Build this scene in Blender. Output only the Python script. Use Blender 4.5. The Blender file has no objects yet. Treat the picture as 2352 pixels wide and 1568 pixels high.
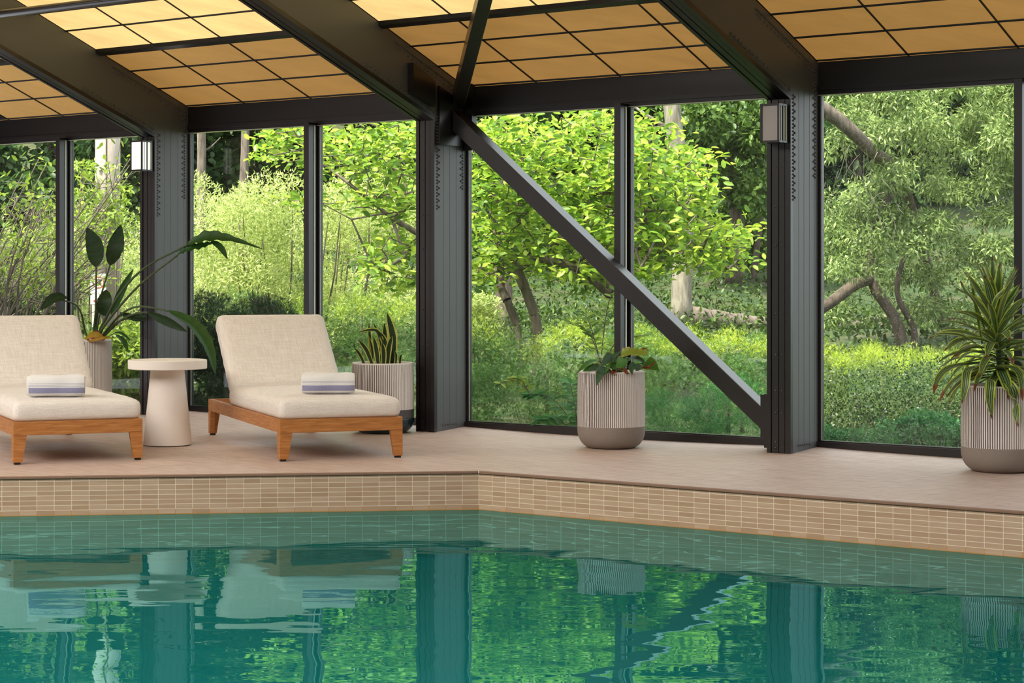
import bpy, bmesh, math, random
import numpy as np
from mathutils import Vector, Matrix
from math import sin, cos, pi, radians, sqrt, atan2

# ---------------------------------------------------------------- camera, world, sun, exposure
SC = bpy.context.scene
F_PX, CX, HY, EYE = 4505.0, 1176.0, 631.0, 1.05
cam_d = bpy.data.cameras.new('camera'); cam = bpy.data.objects.new('camera', cam_d)
SC.collection.objects.link(cam); SC.camera = cam
cam_d.sensor_width = 36.0; cam_d.lens = F_PX/2352*36.0
cam_d.shift_y = -(784-HY)/2352.0
cam_d.clip_start = 0.05; cam_d.clip_end = 400
cam.location = (0, 0, EYE); cam.rotation_euler = (pi/2, 0, 0)

W = bpy.data.worlds.new('world'); SC.world = W; W.use_nodes = True
wn = W.node_tree; bg = wn.nodes['Background']
bg.inputs[0].default_value = (0.90, 0.94, 1.0, 1); bg.inputs[1].default_value = 2.7
sun_d = bpy.data.lights.new('sun', 'SUN'); sun_d.energy = 14.0; sun_d.angle = radians(9); sun_d.color = (1, .93, .78)
sun = bpy.data.objects.new('sun', sun_d); SC.collection.objects.link(sun)
sun.rotation_euler = (radians(30), 0, radians(-52))
SC.view_settings.view_transform = 'Standard'; SC.view_settings.look = 'None'
SC.view_settings.gamma = 1; SC.view_settings.exposure = 0.0; SC.view_settings.use_curve_mapping = False
SC.cycles.max_bounces = 8; SC.cycles.transparent_max_bounces = 16
SC.cycles.diffuse_bounces = 4; SC.cycles.transmission_bounces = 4; SC.cycles.glossy_bounces = 3
SC.cycles.caustics_reflective = False; SC.cycles.caustics_refractive = False

# ---------------------------------------------------------------- plan of the building
TH = 0.632
U = Vector((cos(TH), -sin(TH), 0)); N = Vector((sin(TH), cos(TH), 0)); Z = Vector((0, 0, 1))
C0 = Vector((-.515, 13.01, 0)); S = 2.653; CD = .357; CW = .157
ZG, ZH, ZB, PITCH, BPITCH = 2.12, 2.312, 2.075, .3808, .366
WATER = -.205
def Wp(s, b, z=0.0): return C0 + U*s + N*b + Z*z
def at(x, y, Y): return Vector(((x-CX)/F_PX*Y, Y, EYE-(y-HY)/F_PX*Y))
BEND = Vector((-.177, 10.49, 0)); LD = Vector((-.9928, -.1199, 0)).normalized()

# ---------------------------------------------------------------- helpers
def tag(o, label=None, cat=None, group=None, kind=None):
    if label: o['label'] = label
    if cat: o['category'] = cat
    if group: o['group'] = group
    if kind: o['kind'] = kind
    return o
def link(o, parent=None):
    SC.collection.objects.link(o)
    if parent is not None: o.parent = parent
    return o
def empty(name, loc=(0, 0, 0), rz=0.0):
    o = bpy.data.objects.new(name, None); o.location = loc; o.rotation_euler = (0, 0, rz); o.empty_display_size = .1
    return link(o)
class MB:
    def __init__(s): s.v = []; s.f = []; s.m = []; s.uv = {}
    def face(s, idx, mi=0, uv=None):
        if uv: s.uv[len(s.f)] = uv
        s.f.append(tuple(idx)); s.m.append(mi)
    def quad(s, a, b, c, d, mi=0, uv=None):
        k = len(s.v); s.v += [tuple(a), tuple(b), tuple(c), tuple(d)]; s.face((k, k+1, k+2, k+3), mi, uv)
    def hexa(s, p, mi=0):
        """eight corners: bottom ring 0-3, top ring 4-7"""
        k = len(s.v); s.v += [tuple(q) for q in p]
        for q in ((3, 2, 1, 0), (4, 5, 6, 7), (0, 1, 5, 4), (1, 2, 6, 5), (2, 3, 7, 6), (3, 0, 4, 7)):
            s.face([k+i for i in q], mi)
    def box(s, x0, x1, y0, y1, z0, z1, fn=None, mi=0):
        fn = fn or (lambda a, b, c: (a, b, c))
        s.hexa([fn(x0, y0, z0), fn(x1, y0, z0), fn(x1, y1, z0), fn(x0, y1, z0),
                fn(x0, y0, z1), fn(x1, y0, z1), fn(x1, y1, z1), fn(x0, y1, z1)], mi)
    def tube(s, pts, rad, n=8, mi=0, cap=True):
        pts = [Vector(p) for p in pts]; k = len(s.v); ref = None
        for i, p in enumerate(pts):
            t = (pts[min(i+1, len(pts)-1)]-pts[max(i-1, 0)]).normalized()
            if ref is None: ref = t.cross(Vector((0, 0, 1)) if abs(t.z) < .9 else Vector((1, 0, 0))).normalized()
            ref = (ref-t*ref.dot(t)).normalized(); w = t.cross(ref)
            r = rad[i] if hasattr(rad, '__len__') else rad
            for j in range(n):
                a = 2*pi*j/n; s.v.append(tuple(p+ref*(r*cos(a))+w*(r*sin(a))))
        for i in range(len(pts)-1):
            for j in range(n):
                s.face((k+i*n+j, k+i*n+(j+1) % n, k+(i+1)*n+(j+1) % n, k+(i+1)*n+j), mi)
        if cap:
            s.face([k+j for j in range(n)][::-1], mi); e = k+(len(pts)-1)*n; s.face([e+j for j in range(n)], mi)
    def lathe(s, prof, n=48, c=(0, 0, 0), mi=0, mis=None):
        k = len(s.v)
        for r, z in prof:
            for j in range(n):
                a = 2*pi*j/n; s.v.append((c[0]+r*cos(a), c[1]+r*sin(a), c[2]+z))
        for i in range(len(prof)-1):
            for j in range(n):
                s.face((k+i*n+j, k+i*n+(j+1) % n, k+(i+1)*n+(j+1) % n, k+(i+1)*n+j), mis[i] if mis else mi)
    def dome(s, c, nrm, r, h=None, mi=0):
        c = Vector(c); nrm = Vector(nrm).normalized(); h = h or r*.7
        a = nrm.cross(Z if abs(nrm.z) < .9 else Vector((1, 0, 0))).normalized(); b = nrm.cross(a); k = len(s.v)
        for rr, hh in ((r, 0), (r*.8, h*.65)):
            for j in range(8):
                q = 2*pi*j/8; s.v.append(tuple(c+a*(rr*cos(q))+b*(rr*sin(q))+nrm*hh))
        s.v.append(tuple(c+nrm*h))
        for j in range(8):
            s.face((k+j, k+(j+1) % 8, k+8+(j+1) % 8, k+8+j), mi); s.face((k+8+j, k+8+(j+1) % 8, k+16), mi)
    def build(s, name, mat, parent=None, smooth=False, bevel=None, fixn=True):
        me = bpy.data.meshes.new(name); me.from_pydata(s.v, [], s.f)
        for m in (mat if isinstance(mat, (list, tuple)) else [mat]): me.materials.append(m)
        if any(s.m): me.polygons.foreach_set('material_index', s.m)
        if s.uv:
            ul = me.uv_layers.new(name='UVMap')
            for fi, uv in s.uv.items():
                st = me.polygons[fi].loop_start
                for j, q in enumerate(uv): ul.data[st+j].uv = q
        if fixn:
            bm = bmesh.new(); bm.from_mesh(me); bmesh.ops.recalc_face_normals(bm, faces=bm.faces); bm.to_mesh(me); bm.free()
        if smooth: me.polygons.foreach_set('use_smooth', [True]*len(me.polygons))
        me.update()
        o = bpy.data.objects.new(name, me); link(o, parent)
        if bevel:
            b = o.modifiers.new('b', 'BEVEL'); b.width = bevel; b.segments = 2; b.limit_method = 'ANGLE'
        return o

# ---------------------------------------------------------------- materials
def srgb(r, g, b):
    f = lambda c: ((c/255+.055)/1.055)**2.4 if c > 10 else c/255/12.92
    return (f(r), f(g), f(b), 1)
class NT:
    def __init__(s, name):
        s.mat = bpy.data.materials.new(name); s.mat.use_nodes = True; s.t = s.mat.node_tree; s.t.nodes.clear()
        s.out = s.n('ShaderNodeOutputMaterial')
    def n(s, typ, props=None, **inp):
        nd = s.t.nodes.new(typ)
        for k, v in (props or {}).items(): setattr(nd, k, v)
        for k, v in inp.items(): s.set(nd, k, v)
        return nd
    def set(s, nd, k, v):
        key = int(k[1:]) if k[0] == 'i' and k[1:].isdigit() else k.replace('_', ' ')
        if isinstance(v, tuple) and len(v) == 2 and hasattr(v[0], 'outputs'): s.t.links.new(v[0].outputs[v[1]], nd.inputs[key])
        elif hasattr(v, 'outputs'): s.t.links.new(v.outputs[0], nd.inputs[key])
        else: nd.inputs[key].default_value = v
    def coord(s, which='Object', scale=(1, 1, 1), rot=(0, 0, 0)):
        c = s.n('ShaderNodeTexCoord'); m = s.n('ShaderNodeMapping', Scale=scale, Rotation=rot)
        s.t.links.new(c.outputs[which], m.inputs['Vector']); return m
    def noise(s, vec, scale=5, detail=4, rough=.6):
        return s.n('ShaderNodeTexNoise', Vector=vec, Scale=scale, Detail=detail, Roughness=rough)
    def ramp(s, fac, stops):
        r = s.n('ShaderNodeValToRGB', Fac=fac); el = r.color_ramp.elements
        while len(el) < len(stops): el.new(.5)
        for e, (p, c) in zip(el, stops): e.position = p; e.color = c if len(c) == 4 else (*c, 1)
        return r
    def math(s, op, a, b=0.0): return s.n('ShaderNodeMath', {'operation': op}, i0=a, i1=b)
    def mix(s, f, a, b): 
        m = s.n('ShaderNodeMix', {'data_type': 'RGBA'}); s.set(m, 'i0', f); s.set(m, 'i6', a); s.set(m, 'i7', b)
        return (m, 2)
    def bump(s, h, strength=.3, dist=.01): return s.n('ShaderNodeBump', Height=h, Strength=strength, Distance=dist)
    def bsdf(s, col, rough=.5, **kw):
        p = s.n('ShaderNodeBsdfPrincipled', Base_Color=col, Roughness=rough, **kw); s.surf(p); return p
    def surf(s, p): s.t.links.new(p.outputs[0], s.out.inputs['Surface'])
def simple(name, col, rough=.5, var=.12, scale=6, bump=0.0, **kw):
    t = NT(name); nz = t.noise(t.coord(), scale, 5)
    a = tuple(c*(1-var) for c in col[:3])+(1,); b = tuple(min(1, c*(1+var)) for c in col[:3])+(1,)
    if bump: kw['Normal'] = t.bump(t.noise(t.coord(), 220, 2), bump, .002)
    t.bsdf(t.mix((nz, 0), a, b), rough, **kw); return t.mat

M = {}
M['steel'] = simple('dark_steel', (.009, .0062, .0066, 1), .34, .15, 3, Specular_IOR_Level=.5, Coat_Weight=.25, Coat_Roughness=.2)
M['plate'] = simple('web_plate', (.088, .091, .094, 1), .40, .06, 2)
M['rivet'] = simple('rivet_paint', (.06, .058, .058, 1), .35, .1, 3)
M['joint'] = simple('plate_joint', (.085, .085, .085, 1), .6, .1, 3)
M['black'] = simple('gasket', (.006, .006, .006, 1), .6)
M['alu'] = simple('window_frame_edge', (.62, .66, .58, 1), .3)
M['soil'] = simple('soil', (.035, .024, .016, 1), .95, .5, 30, .6)
M['white'] = simple('white_plastic', (.80, .74, .64, 1), .45, .03)
M['stone'] = simple('table_composite', srgb(238, 229, 220), .55, .05, 8, .15)

def mk_wood():
    t = NT('teak'); v = t.coord('Object', (3, 3, 40)); c2 = t.coord('Object', (1, 1, 1))
    w = t.n('ShaderNodeTexNoise', Vector=t.coord('Object', (2, 2, 26)), Scale=4.0, Detail=6.0, Distortion=.6)
    cr = t.ramp((w, 0), [(.3, srgb(158, 98, 48)), (.5, srgb(184, 121, 62)), (.7, srgb(202, 143, 82))])
    f = t.noise(t.coord('Object', (8, 8, 180)), 6, 3)
    t.bsdf(t.mix(t.math('MULTIPLY', (f, 0), .35), cr, srgb(140, 84, 38)), .42, Normal=t.bump((f, 0), .15, .001)); return t.mat
M['wood'] = mk_wood()
def mk_linen():
    t = NT('linen'); a = t.noise(t.coord('Object', (240, 9, 240)), 1, 3); b = t.noise(t.coord('Object', (9, 240, 240)), 1, 3)
    c = t.noise(t.coord(), 3, 3); h = t.math('ADD', (a, 0), (b, 0))
    k = t.ramp(t.math('MULTIPLY', h, .5), [(.35, srgb(214, 205, 196)), (.65, srgb(245, 239, 232))])
    t.bsdf(t.mix(t.math('MULTIPLY', (c, 0), .10), k, srgb(196, 172, 142)), .95, Normal=t.bump(h, .25, .0015),
           Sheen_Weight=.15); return t.mat
M['linen'] = mk_linen()
def mk_towel():
    t = NT('terry'); c = t.n('ShaderNodeTexCoord'); sp = t.n('ShaderNodeSeparateXYZ', Vector=(c, 3))
    z = (sp, 2); y = (sp, 1); x = (sp, 0)
    def band(a, b): return t.math('MULTIPLY', t.math('GREATER_THAN', z, a), t.math('LESS_THAN', z, b))
    s = band(.020, .052)
    for q in (.010, .059, .067, .075): s = t.math('MAXIMUM', s, t.math('MULTIPLY', band(q-.001, q+.0012), .8))
    front = t.math('MULTIPLY', t.math('LESS_THAN', y, -.02), t.math('GREATER_THAN', x, -.148))
    s = t.math('MULTIPLY', s, front); nz = t.noise(t.coord('Object', (1, 1, 1)), 260, 3)
    s = t.math('MULTIPLY', s, t.math('ADD', .55, t.math('MULTIPLY', (nz, 0), .5)))
    t.bsdf(t.mix(s, srgb(240, 237, 234), srgb(112, 112, 168)), 1.0, Normal=t.bump((nz, 0), .9, .004), Sheen_Weight=.3); return t.mat
M['towel'] = mk_towel()
def mk_tile(name, deck):
    t = NT(name)
    uv = t.n('ShaderNodeTexCoord'); v = (uv, 2)
    br = t.n('ShaderNodeTexBrick', {'offset': 0.0, 'offset_frequency': 1}, Vector=v, Color1=(.2, .2, .2, 1), Color2=(.9, .9, .9, 1),
             Mortar=(0, 0, 0, 1), Scale=1.0, Mortar_Size=.0011 if deck else .0014, Mortar_Smooth=.1, Bias=0.0, Brick_Width=.089, Row_Height=.0253)
    mp = t.n('ShaderNodeMapping', Vector=v, Scale=(6, 90, 1))
    st = t.noise(mp, 1.0, 4)
    if deck:
        mp2 = t.n('ShaderNodeMapping', Vector=v, Scale=(3.5, 60, 1)); st2 = t.noise(mp2, 1.0, 5)
        col = t.ramp((br, 0), [(.2, srgb(200, 178, 166)), (.9, srgb(218, 198, 186))])
        col = t.mix(t.math('MULTIPLY', (st, 0), .55), col, srgb(176, 146, 128))
        dark = t.ramp((st2, 0), [(.55, (0, 0, 0)), (.66, (1, 1, 1))])
        col = t.mix(t.math('MULTIPLY', dark, .55), col, srgb(120, 92, 74))
        grout = srgb(158, 132, 118)
    else:
        col = t.ramp((br, 0), [(.2, srgb(188, 159, 132)), (.55, srgb(202, 174, 147)), (.9, srgb(212, 187, 162))])
        col = t.mix(t.math('MULTIPLY', (st, 0), .7), col, srgb(158, 122, 90))
        sp = t.n('ShaderNodeSeparateXYZ', Vector=v)
        wl = t.math('MULTIPLY', t.math('LESS_THAN', (sp, 1), WATER+.026), t.math('GREATER_THAN', (sp, 1), WATER-.004))
        grout = t.mix(wl, srgb(236, 222, 200), srgb(205, 140, 54))
    c = t.mix((br, 1), col, grout)
    h = t.math('SUBTRACT', 1.0, (br, 1)); h = t.math('ADD', h, t.math('MULTIPLY', (st, 0), .3))
    t.bsdf(c, .5 if deck else .55, Normal=t.bump(h, .35, .002), Specular_IOR_Level=.35); return t.mat
M['deck'] = mk_tile('deck_mosaic', True); M['tile'] = mk_tile('wall_mosaic', False)
M['coping'] = simple('coping_edge', srgb(136, 104, 84), .6, .15, 9)
M['poolfloor'] = simple('pool_plaster', (.40, .62, .58, 1), .8, .05)
def mk_panel(name, col, st):
    t = NT(name); v = t.coord('Object', (1.2, 5, 5)); a = t.noise(v, 1.6, 4); b = t.noise(t.coord('Object', (6, 40, 40)), 3, 4)
    h = t.math('ADD', t.math('MULTIPLY', (a, 0), .55), t.math('MULTIPLY', (b, 0), .16))
    f = t.math('MULTIPLY', t.math('ADD', h, .62), st)
    e = t.n('ShaderNodeEmission', Color=col, Strength=f); d = t.n('ShaderNodeBsdfDiffuse', Color=(.3, .22, .1, 1))
    ad = t.n('ShaderNodeAddShader', i0=e, i1=d); t.surf(ad); return t.mat
M['amber'] = mk_panel('amber_panel', (.56, .28, .072, 1), .53); M['bright'] = mk_panel('bright_panel', (1.0, .70, .27, 1), 1.0)
M['fill_light'] = mk_panel('fill_glow', (1.0, .94, .87, 1), 6.0); M['backwall'] = simple('back_wall_wood', (.10, .07, .05, 1), .7)  # first one: strong glow for the unseen panels added as extra light
M['bulb'] = mk_panel('lit_frosted_glass', (1, .95, .88, 1), 2.2)
M['frost'] = simple('frosted_glass', (.42, .37, .35, 1), .35)
M['limeglass'] = simple('glass_edge', (.36, .42, .25, 1), .2)
def mk_glass(dust):
    t = NT('window_glass'); lw = t.n('ShaderNodeLayerWeight', Blend=.5); fr = t.math('ADD', t.math('MULTIPLY', t.math('POWER', (lw, 1), 5.0), .35), .02)
    tr = t.n('ShaderNodeBsdfTransparent', Color=(.93, .96, .94, 1)); gl = t.n('ShaderNodeBsdfGlossy', Color=(1, 1, 1, 1), Roughness=.01)
    m = t.n('ShaderNodeMixShader', i0=fr, i1=tr, i2=gl)
    d = t.n('ShaderNodeBsdfDiffuse', Color=(.8, .8, .78, 1)); trn = t.n('ShaderNodeBsdfTranslucent', Color=(.8, .8, .78, 1))
    dd = t.n('ShaderNodeMixShader', i0=.5, i1=d, i2=trn)
    nz = t.noise(t.coord('Object'), 1.3, 2); v = t.n('ShaderNodeTexVoronoi', Vector=t.coord('Object'), Scale=75.0)
    sp = t.ramp((v, 0), [(.10, (1, 1, 1)), (.24, (0, 0, 0))])
    z2 = t.noise(t.coord('Object'), 30, 1); pick = t.ramp((z2, 0), [(.46, (0, 0, 0)), (.52, (1, 1, 1))])
    f = t.math('ADD', t.math('MULTIPLY', t.math('MULTIPLY', sp, pick), dust), t.math('MULTIPLY', (nz, 0), .006+.03*dust))
    t.surf(t.n('ShaderNodeMixShader', i0=f, i1=m, i2=dd)); return t.mat
M['glass'] = mk_glass(.05); M['dusty'] = mk_glass(.42)
def mk_water():
    t = NT('pool_water'); fr = t.n('ShaderNodeFresnel', IOR=1.333)
    g = t.n('ShaderNodeNewGeometry')
    def nz(scale, det, w):
        m = t.n('ShaderNodeMapping', Vector=(g, 0), Scale=(scale[0], scale[1], 1)); q = t.noise(m, 1, det, .5)
        return t.math('MULTIPLY', (q, 0), w)
    h = t.math('ADD', nz((.9, 2.0), 1, 1.5), nz((2.6, 5.0), 1, .34)); h = t.math('ADD', h, nz((8, 14), 1, .05))
    b = t.bump(h, 1.0, .0040); t.set(fr, 'Normal', b)
    gl = t.n('ShaderNodeBsdfGlossy', Color=(.50, .95, .97, 1), Roughness=.0, Normal=b)
    tr = t.n('ShaderNodeBsdfTransparent', Color=(.115, .39, .40, 1))
    df = t.n('ShaderNodeBsdfDiffuse', Color=(.008, .235, .225, 1)); body = t.n('ShaderNodeMixShader', i0=.40, i1=tr, i2=df)
    fac = t.math('MULTIPLY', fr, 1.0)
    t.surf(t.n('ShaderNodeMixShader', i0=fac, i1=body, i2=gl)); return t.mat
M['water'] = mk_water()
M['grate'] = simple('drain_metal', (.2, .2, .2, 1), .5)
def mk_leaf(name, stops, trans=.45, rough=.45, gloss=.02, island=True, scale=1.5):
    t = NT(name); g = t.n('ShaderNodeNewGeometry'); nz = t.noise(t.coord('Object'), scale, 3)
    if island:
        f = t.math('ADD', t.math('MULTIPLY', (g, 'Random Per Island'), .62), t.math('MULTIPLY', (nz, 0), .38))
    else: f = (nz, 0)
    c = t.ramp(f, stops)
    d = t.n('ShaderNodeBsdfDiffuse', Color=c); tl = t.n('ShaderNodeBsdfTranslucent', Color=c)
    m = t.n('ShaderNodeMixShader', i0=trans, i1=d, i2=tl); gl = t.n('ShaderNodeBsdfGlossy', Color=(1, 1, 1, 1), Roughness=rough)
    t.surf(t.n('ShaderNodeMixShader', i0=min(gloss, .025), i1=m, i2=gl)); return t.mat
def mk_bark(name, a, b, sc=14):
    t = NT(name); v = t.coord('Object', (1, 1, .18)); q = t.noise(v, sc, 6, .65)
    c = t.ramp((q, 0), [(.35, a), (.65, b)]); t.bsdf(c, .9, Normal=t.bump((q, 0), .8, .03)); return t.mat

# ---------------------------------------------------------------- deck floor, pool
def fl_uv(p): d = Vector(p)-C0; return (d.dot(U), d.dot(N))
mb = MB()
LFAR = BEND+LD*5.6; RFAR = BEND+U*7.5
wl0, wl1 = -6.6, 7.2
def deckz(s):
    q = (s % S)/S; return .006+.020*abs(2*q-1)**2
flat_b = -.10
pL = [LFAR, BEND, RFAR]
k = len(mb.v); poly = [RFAR, Wp(wl1, flat_b), Wp(wl0, flat_b), LFAR, BEND]
mb.v += [tuple(p) for p in poly]; mb.face(range(k, k+5), 0, [fl_uv(p) for p in poly])
NS = 92
for i in range(NS):
    s0 = wl0+(wl1-wl0)*i/NS; s1 = wl0+(wl1-wl0)*(i+1)/NS
    bs = [(flat_b, 0), (.12, .45), (CD, 1), (CD+.2, 1)]
    for (b0, w0), (b1, w1) in zip(bs, bs[1:]):
        q = [Wp(s0, b0, deckz(s0)*w0), Wp(s1, b0, deckz(s1)*w0), Wp(s1, b1, deckz(s1)*w1), Wp(s0, b1, deckz(s0)*w1)]
        mb.quad(*q, 0, [fl_uv(p) for p in q])
tag(mb.build('floor', M['deck']), 'pinkish beige mosaic tiled pool deck', kind='structure')
mb = MB()
for A, B, s0 in ((LFAR, BEND, 0), (BEND, RFAR, 0)):
    L = (B-A).length
    q = [A+Z*-.010, B+Z*-.010, B+Z*-.46, A+Z*-.46]
    off = -L if A is LFAR else 0
    mb.quad(*q, 0, [(off, -.010), (off+L, -.010), (off+L, -.46), (off, -.46)])
    mb.quad(A+Z*-.46, B+Z*-.46, B+Z*-1.35, A+Z*-1.35, 1)
tag(mb.build('wall_pool', [M['tile'], M['poolfloor']]), 'beige stacked mosaic tile wall rising above the water line of the pool', kind='structure')
mb = MB()
nL = Vector((LD.y, -LD.x, 0)); nL = nL if nL.y < 0 else -nL; nR = -N
o1 = .009
mb_pts_out = [LFAR+nL*o1, BEND+(nL+nR).normalized()*o1*1.05, RFAR+nR*o1]
for i in range(2):
    a, b = mb_pts_out[i], mb_pts_out[i+1]; A, B = pL[i]-nL*.0 if i == 0 else pL[i], pL[i+1]
    ins = -(nL if i == 0 else nR)*.02
    mb.hexa([a-Z*.0125, b-Z*.0125, B+ins-Z*.0125, A+ins-Z*.0125, a+Z*.0015, b+Z*.0015, B+ins+Z*.0015, A+ins+Z*.0015])
tag(mb.build('trim_1', M['coping'], bevel=.003), 'dark bullnose tile edge running along the top of the pool wall', kind='structure')
mb = MB()
near = [Vector((-9, -4, 0)), Vector((9, -4, 0))]
ring = [near[0], near[1], RFAR+Vector((1.5, -2, 0)), RFAR, BEND, LFAR, LFAR+Vector((-3.4, -1, 0))]
k = len(mb.v); mb.v += [(p.x, p.y, WATER) for p in ring]; mb.face(range(len(ring)))
wat = mb.build('pool_water', M['water'], fixn=False)
if wat.data.polygons[0].normal.z < 0: wat.data.flip_normals()
tag(wat, 'teal green rippled swimming pool water reflecting the windows', kind='structure')
mb = MB(); mb.v += [(p.x, p.y, -1.35) for p in ring]; mb.face(range(len(ring)))
for i in range(len(ring)):
    if i in (3, 4): continue
    a, b = ring[i], ring[(i+1) % len(ring)]
    mb.quad((a.x, a.y, 0), (b.x, b.y, 0), (b.x, b.y, -1.35), (a.x, a.y, -1.35))
tag(mb.build('pool_basin', M['poolfloor']), 'pale teal plaster basin under the pool water', kind='structure')
# underwater round wall fitting at the right
ft = empty('pool_light', Wp(0, 0, 0)); ft.location = (0, 0, 0)
tag(ft, 'round pool wall fitting under the water below the right planter', 'pool light')
p = at(2152, 1322, 9.35); c = BEND+U*((p-BEND).dot(U)); c.z = -.335
def ringmb(r0, r1, d0, d1, c):
    m = MB(); nn = 28
    for r, d in ((r0, d0), (r1, d0), (r1, d1)):
        for j in range(nn):
            a = 2*pi*j/nn; m.v.append(tuple(c+U*(r*cos(a))+Z*(r*.5*sin(a))-N*d))
    for i in range(2):
        for j in range(nn): m.face((i*nn+j, i*nn+(j+1) % nn, (i+1)*nn+(j+1) % nn, (i+1)*nn+j))
    return m
ringmb(.075, .11, .012, .0, c).build('rim', M['alu'], ft)
m = ringmb(.0, .075, .010, .009, c)
for i in range(6): m.box(-.07, .07, -.004, .004, (-.06+i*.024)*.5, (-.052+i*.024)*.5, lambda x, y, z: c+U*x*math.sqrt(max(.05, 1-(z/.075)**2))-N*(.014+y)+Z*z)
m.build('grille', M['grate'], ft)

# ---------------------------------------------------------------- steel frames (column + rafter)
def wf(s0): return lambda a, b, c: Wp(s0+a, b, c)
RB = -7.5                                            # how far the rafters run over the pool
def frame_box(m, s0, s1, b0, b1, zofs=0, mi=0, top=None):
    """column leg between b0..b1 then rafter with same side planes"""
    pass
def bz(b): return ZB+.0-BPITCH*b                     # underside of rafter (b negative towards the pool)
def cz(b): return ZH+PITCH*(CD-b)                    # ceiling plane
def make_frame(k, label):
    s0 = k*S; root = empty('steel_column', Wp(s0, 0, 0)); inv = Matrix.Translation(-root.location)
    L = lambda a, b, z: Wp(s0+a, b, z)-root.location
    m = MB()                                         # column body (between the two side plates)
    g = .016
    m.box(-CW+g, -g, .012, CD, -.01, ZB+.10, L)
    o = m.build('column_core', M['steel'], root)
    # stepped front flanges: four vertical strips with dark grooves between
    m = MB()
    st = [(-CW, -CW+.026, 0), (-CW+.032, -CW+.073, .004), (-CW+.079, -CW+.115, .004), (-CW+.121, 0, 0)]
    for a0, a1, d in st:
        m.hexa([L(a0, d, -.01), L(a1, d, -.01), L(a1, .03, -.01), L(a0, .03, -.01),
                L(a0, d, bz(0)), L(a1, d, bz(0)), L(a1, .03, bz(.03)+.0), L(a0, .03, bz(.03))])
        # the same strip carries on under the rafter
        m.hexa([L(a0, 0, bz(0)+d), L(a1, 0, bz(0)+d), L(a1, RB, bz(RB)+d), L(a0, RB, bz(RB)+d),
                L(a0, 0, bz(0)+.03), L(a1, 0, bz(0)+.03), L(a1, RB, bz(RB)+.03), L(a0, RB, bz(RB)+.03)])
    m.build('flange_strips', M['steel'], root)
    # side plates: column leg + rafter web as one bent plate
    for a0, a1 in ((-g, -.0005), (-CW+.0005, -CW+g)):
        m = MB(); pr = [(.004, -.01), (CD, -.01), (CD, cz(CD)), (RB, cz(RB)), (RB, bz(RB)+.002), (.004, bz(.004)+.002)]
        n_ = len(pr); kk = len(m.v)
        m.v += [tuple(L(a0, b, z)) for b, z in pr]+[tuple(L(a1, b, z)) for b, z in pr]
        # split in two convex pieces
        for off in (0, n_):
            m.face([kk+off+i for i in (0, 1, 2, 5)]); m.face([kk+off+i for i in (2, 3, 4, 5)])
        for i in range(n_):
            j = (i+1) % n_; m.face((kk+i, kk+j, kk+n_+j, kk+n_+i))
        m.build('web_plate', M['plate'], root)
    m = MB()                                         # rafter core
    m.hexa([L(-CW+g, -.0, bz(0)+.02), L(-g, 0, bz(0)+.02), L(-g, RB, bz(RB)+.02), L(-CW+g, RB, bz(RB)+.02),
            L(-CW+g, .0, cz(0)-.0), L(-g, 0, cz(0)-.0), L(-g, RB, cz(RB)), L(-CW+g, RB, cz(RB))])
    m.build('rafter_core', M['steel'], root)
    m = MB()                                         # rivets, both edges of the side face, staggered
    def rv(b, z, off=0.0): m.dome(L(-.0005, b, z), U, .0074, .0080)
    z = 1.49
    i = 0
    while z < 2.10:
        rv(.030, z); 
        if i % 2 == 0: rv(.050, z+.012)
        z += .021; i += 1
    z = 1.63; i = 0
    while z < 2.30:
        rv(.305, z)
        if i % 2 == 0: rv(.285, z+.010)
        z += .021; i += 1
    d = .0
    for i in range(34):                              # up the rafter, along both edges
        b = -.012-.021*i
        rv(b, bz(b)+.045)
        if i % 2 == 0: rv(b-.010, bz(b)+.066)
        b2 = .28-.021*i
        rv(b2, cz(b2)-.05)
        if i % 2 == 0: rv(b2-.010, cz(b2)-.075)
    for i in range(6): rv(.09+.029*i, .05)
    m.build('rivets', M['rivet'], root, smooth=True)
    m = MB()                                         # thin vertical panel joints on the side plate
    for b in (.10, .165, .235, .30):
        m.box(-.0006, .0004, b, b+.0011, .0, 2.35, L)
    m.build('plate_joints', M['joint'], root)
    m = MB()                                         # bolts on the front flange
    z = .04
    for z in (.035, .07, .24, .37, .58, .82, 1.22, 1.45, 1.68):
        m.dome(L(-CW+.056, .004, z), -N, .0065, .004); m.dome(L(-CW+.097, .004, z), -N, .006, .004)
    m.build('bolts', M['steel'], root)
    tag(root, label, 'steel frame', kind='structure')
    return root
make_frame(-2, 'dark steel column off to the far left of the lit wall lamp')
make_frame(-1, 'dark riveted steel column carrying the lit wall lamp')
make_frame(0, 'dark riveted steel column between the snake plant and the diagonal brace, without a lamp')
make_frame(1, 'dark riveted steel column carrying the unlit wall lamp')
make_frame(2, 'dark steel column off to the far right beyond the striped dracaena')

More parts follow.
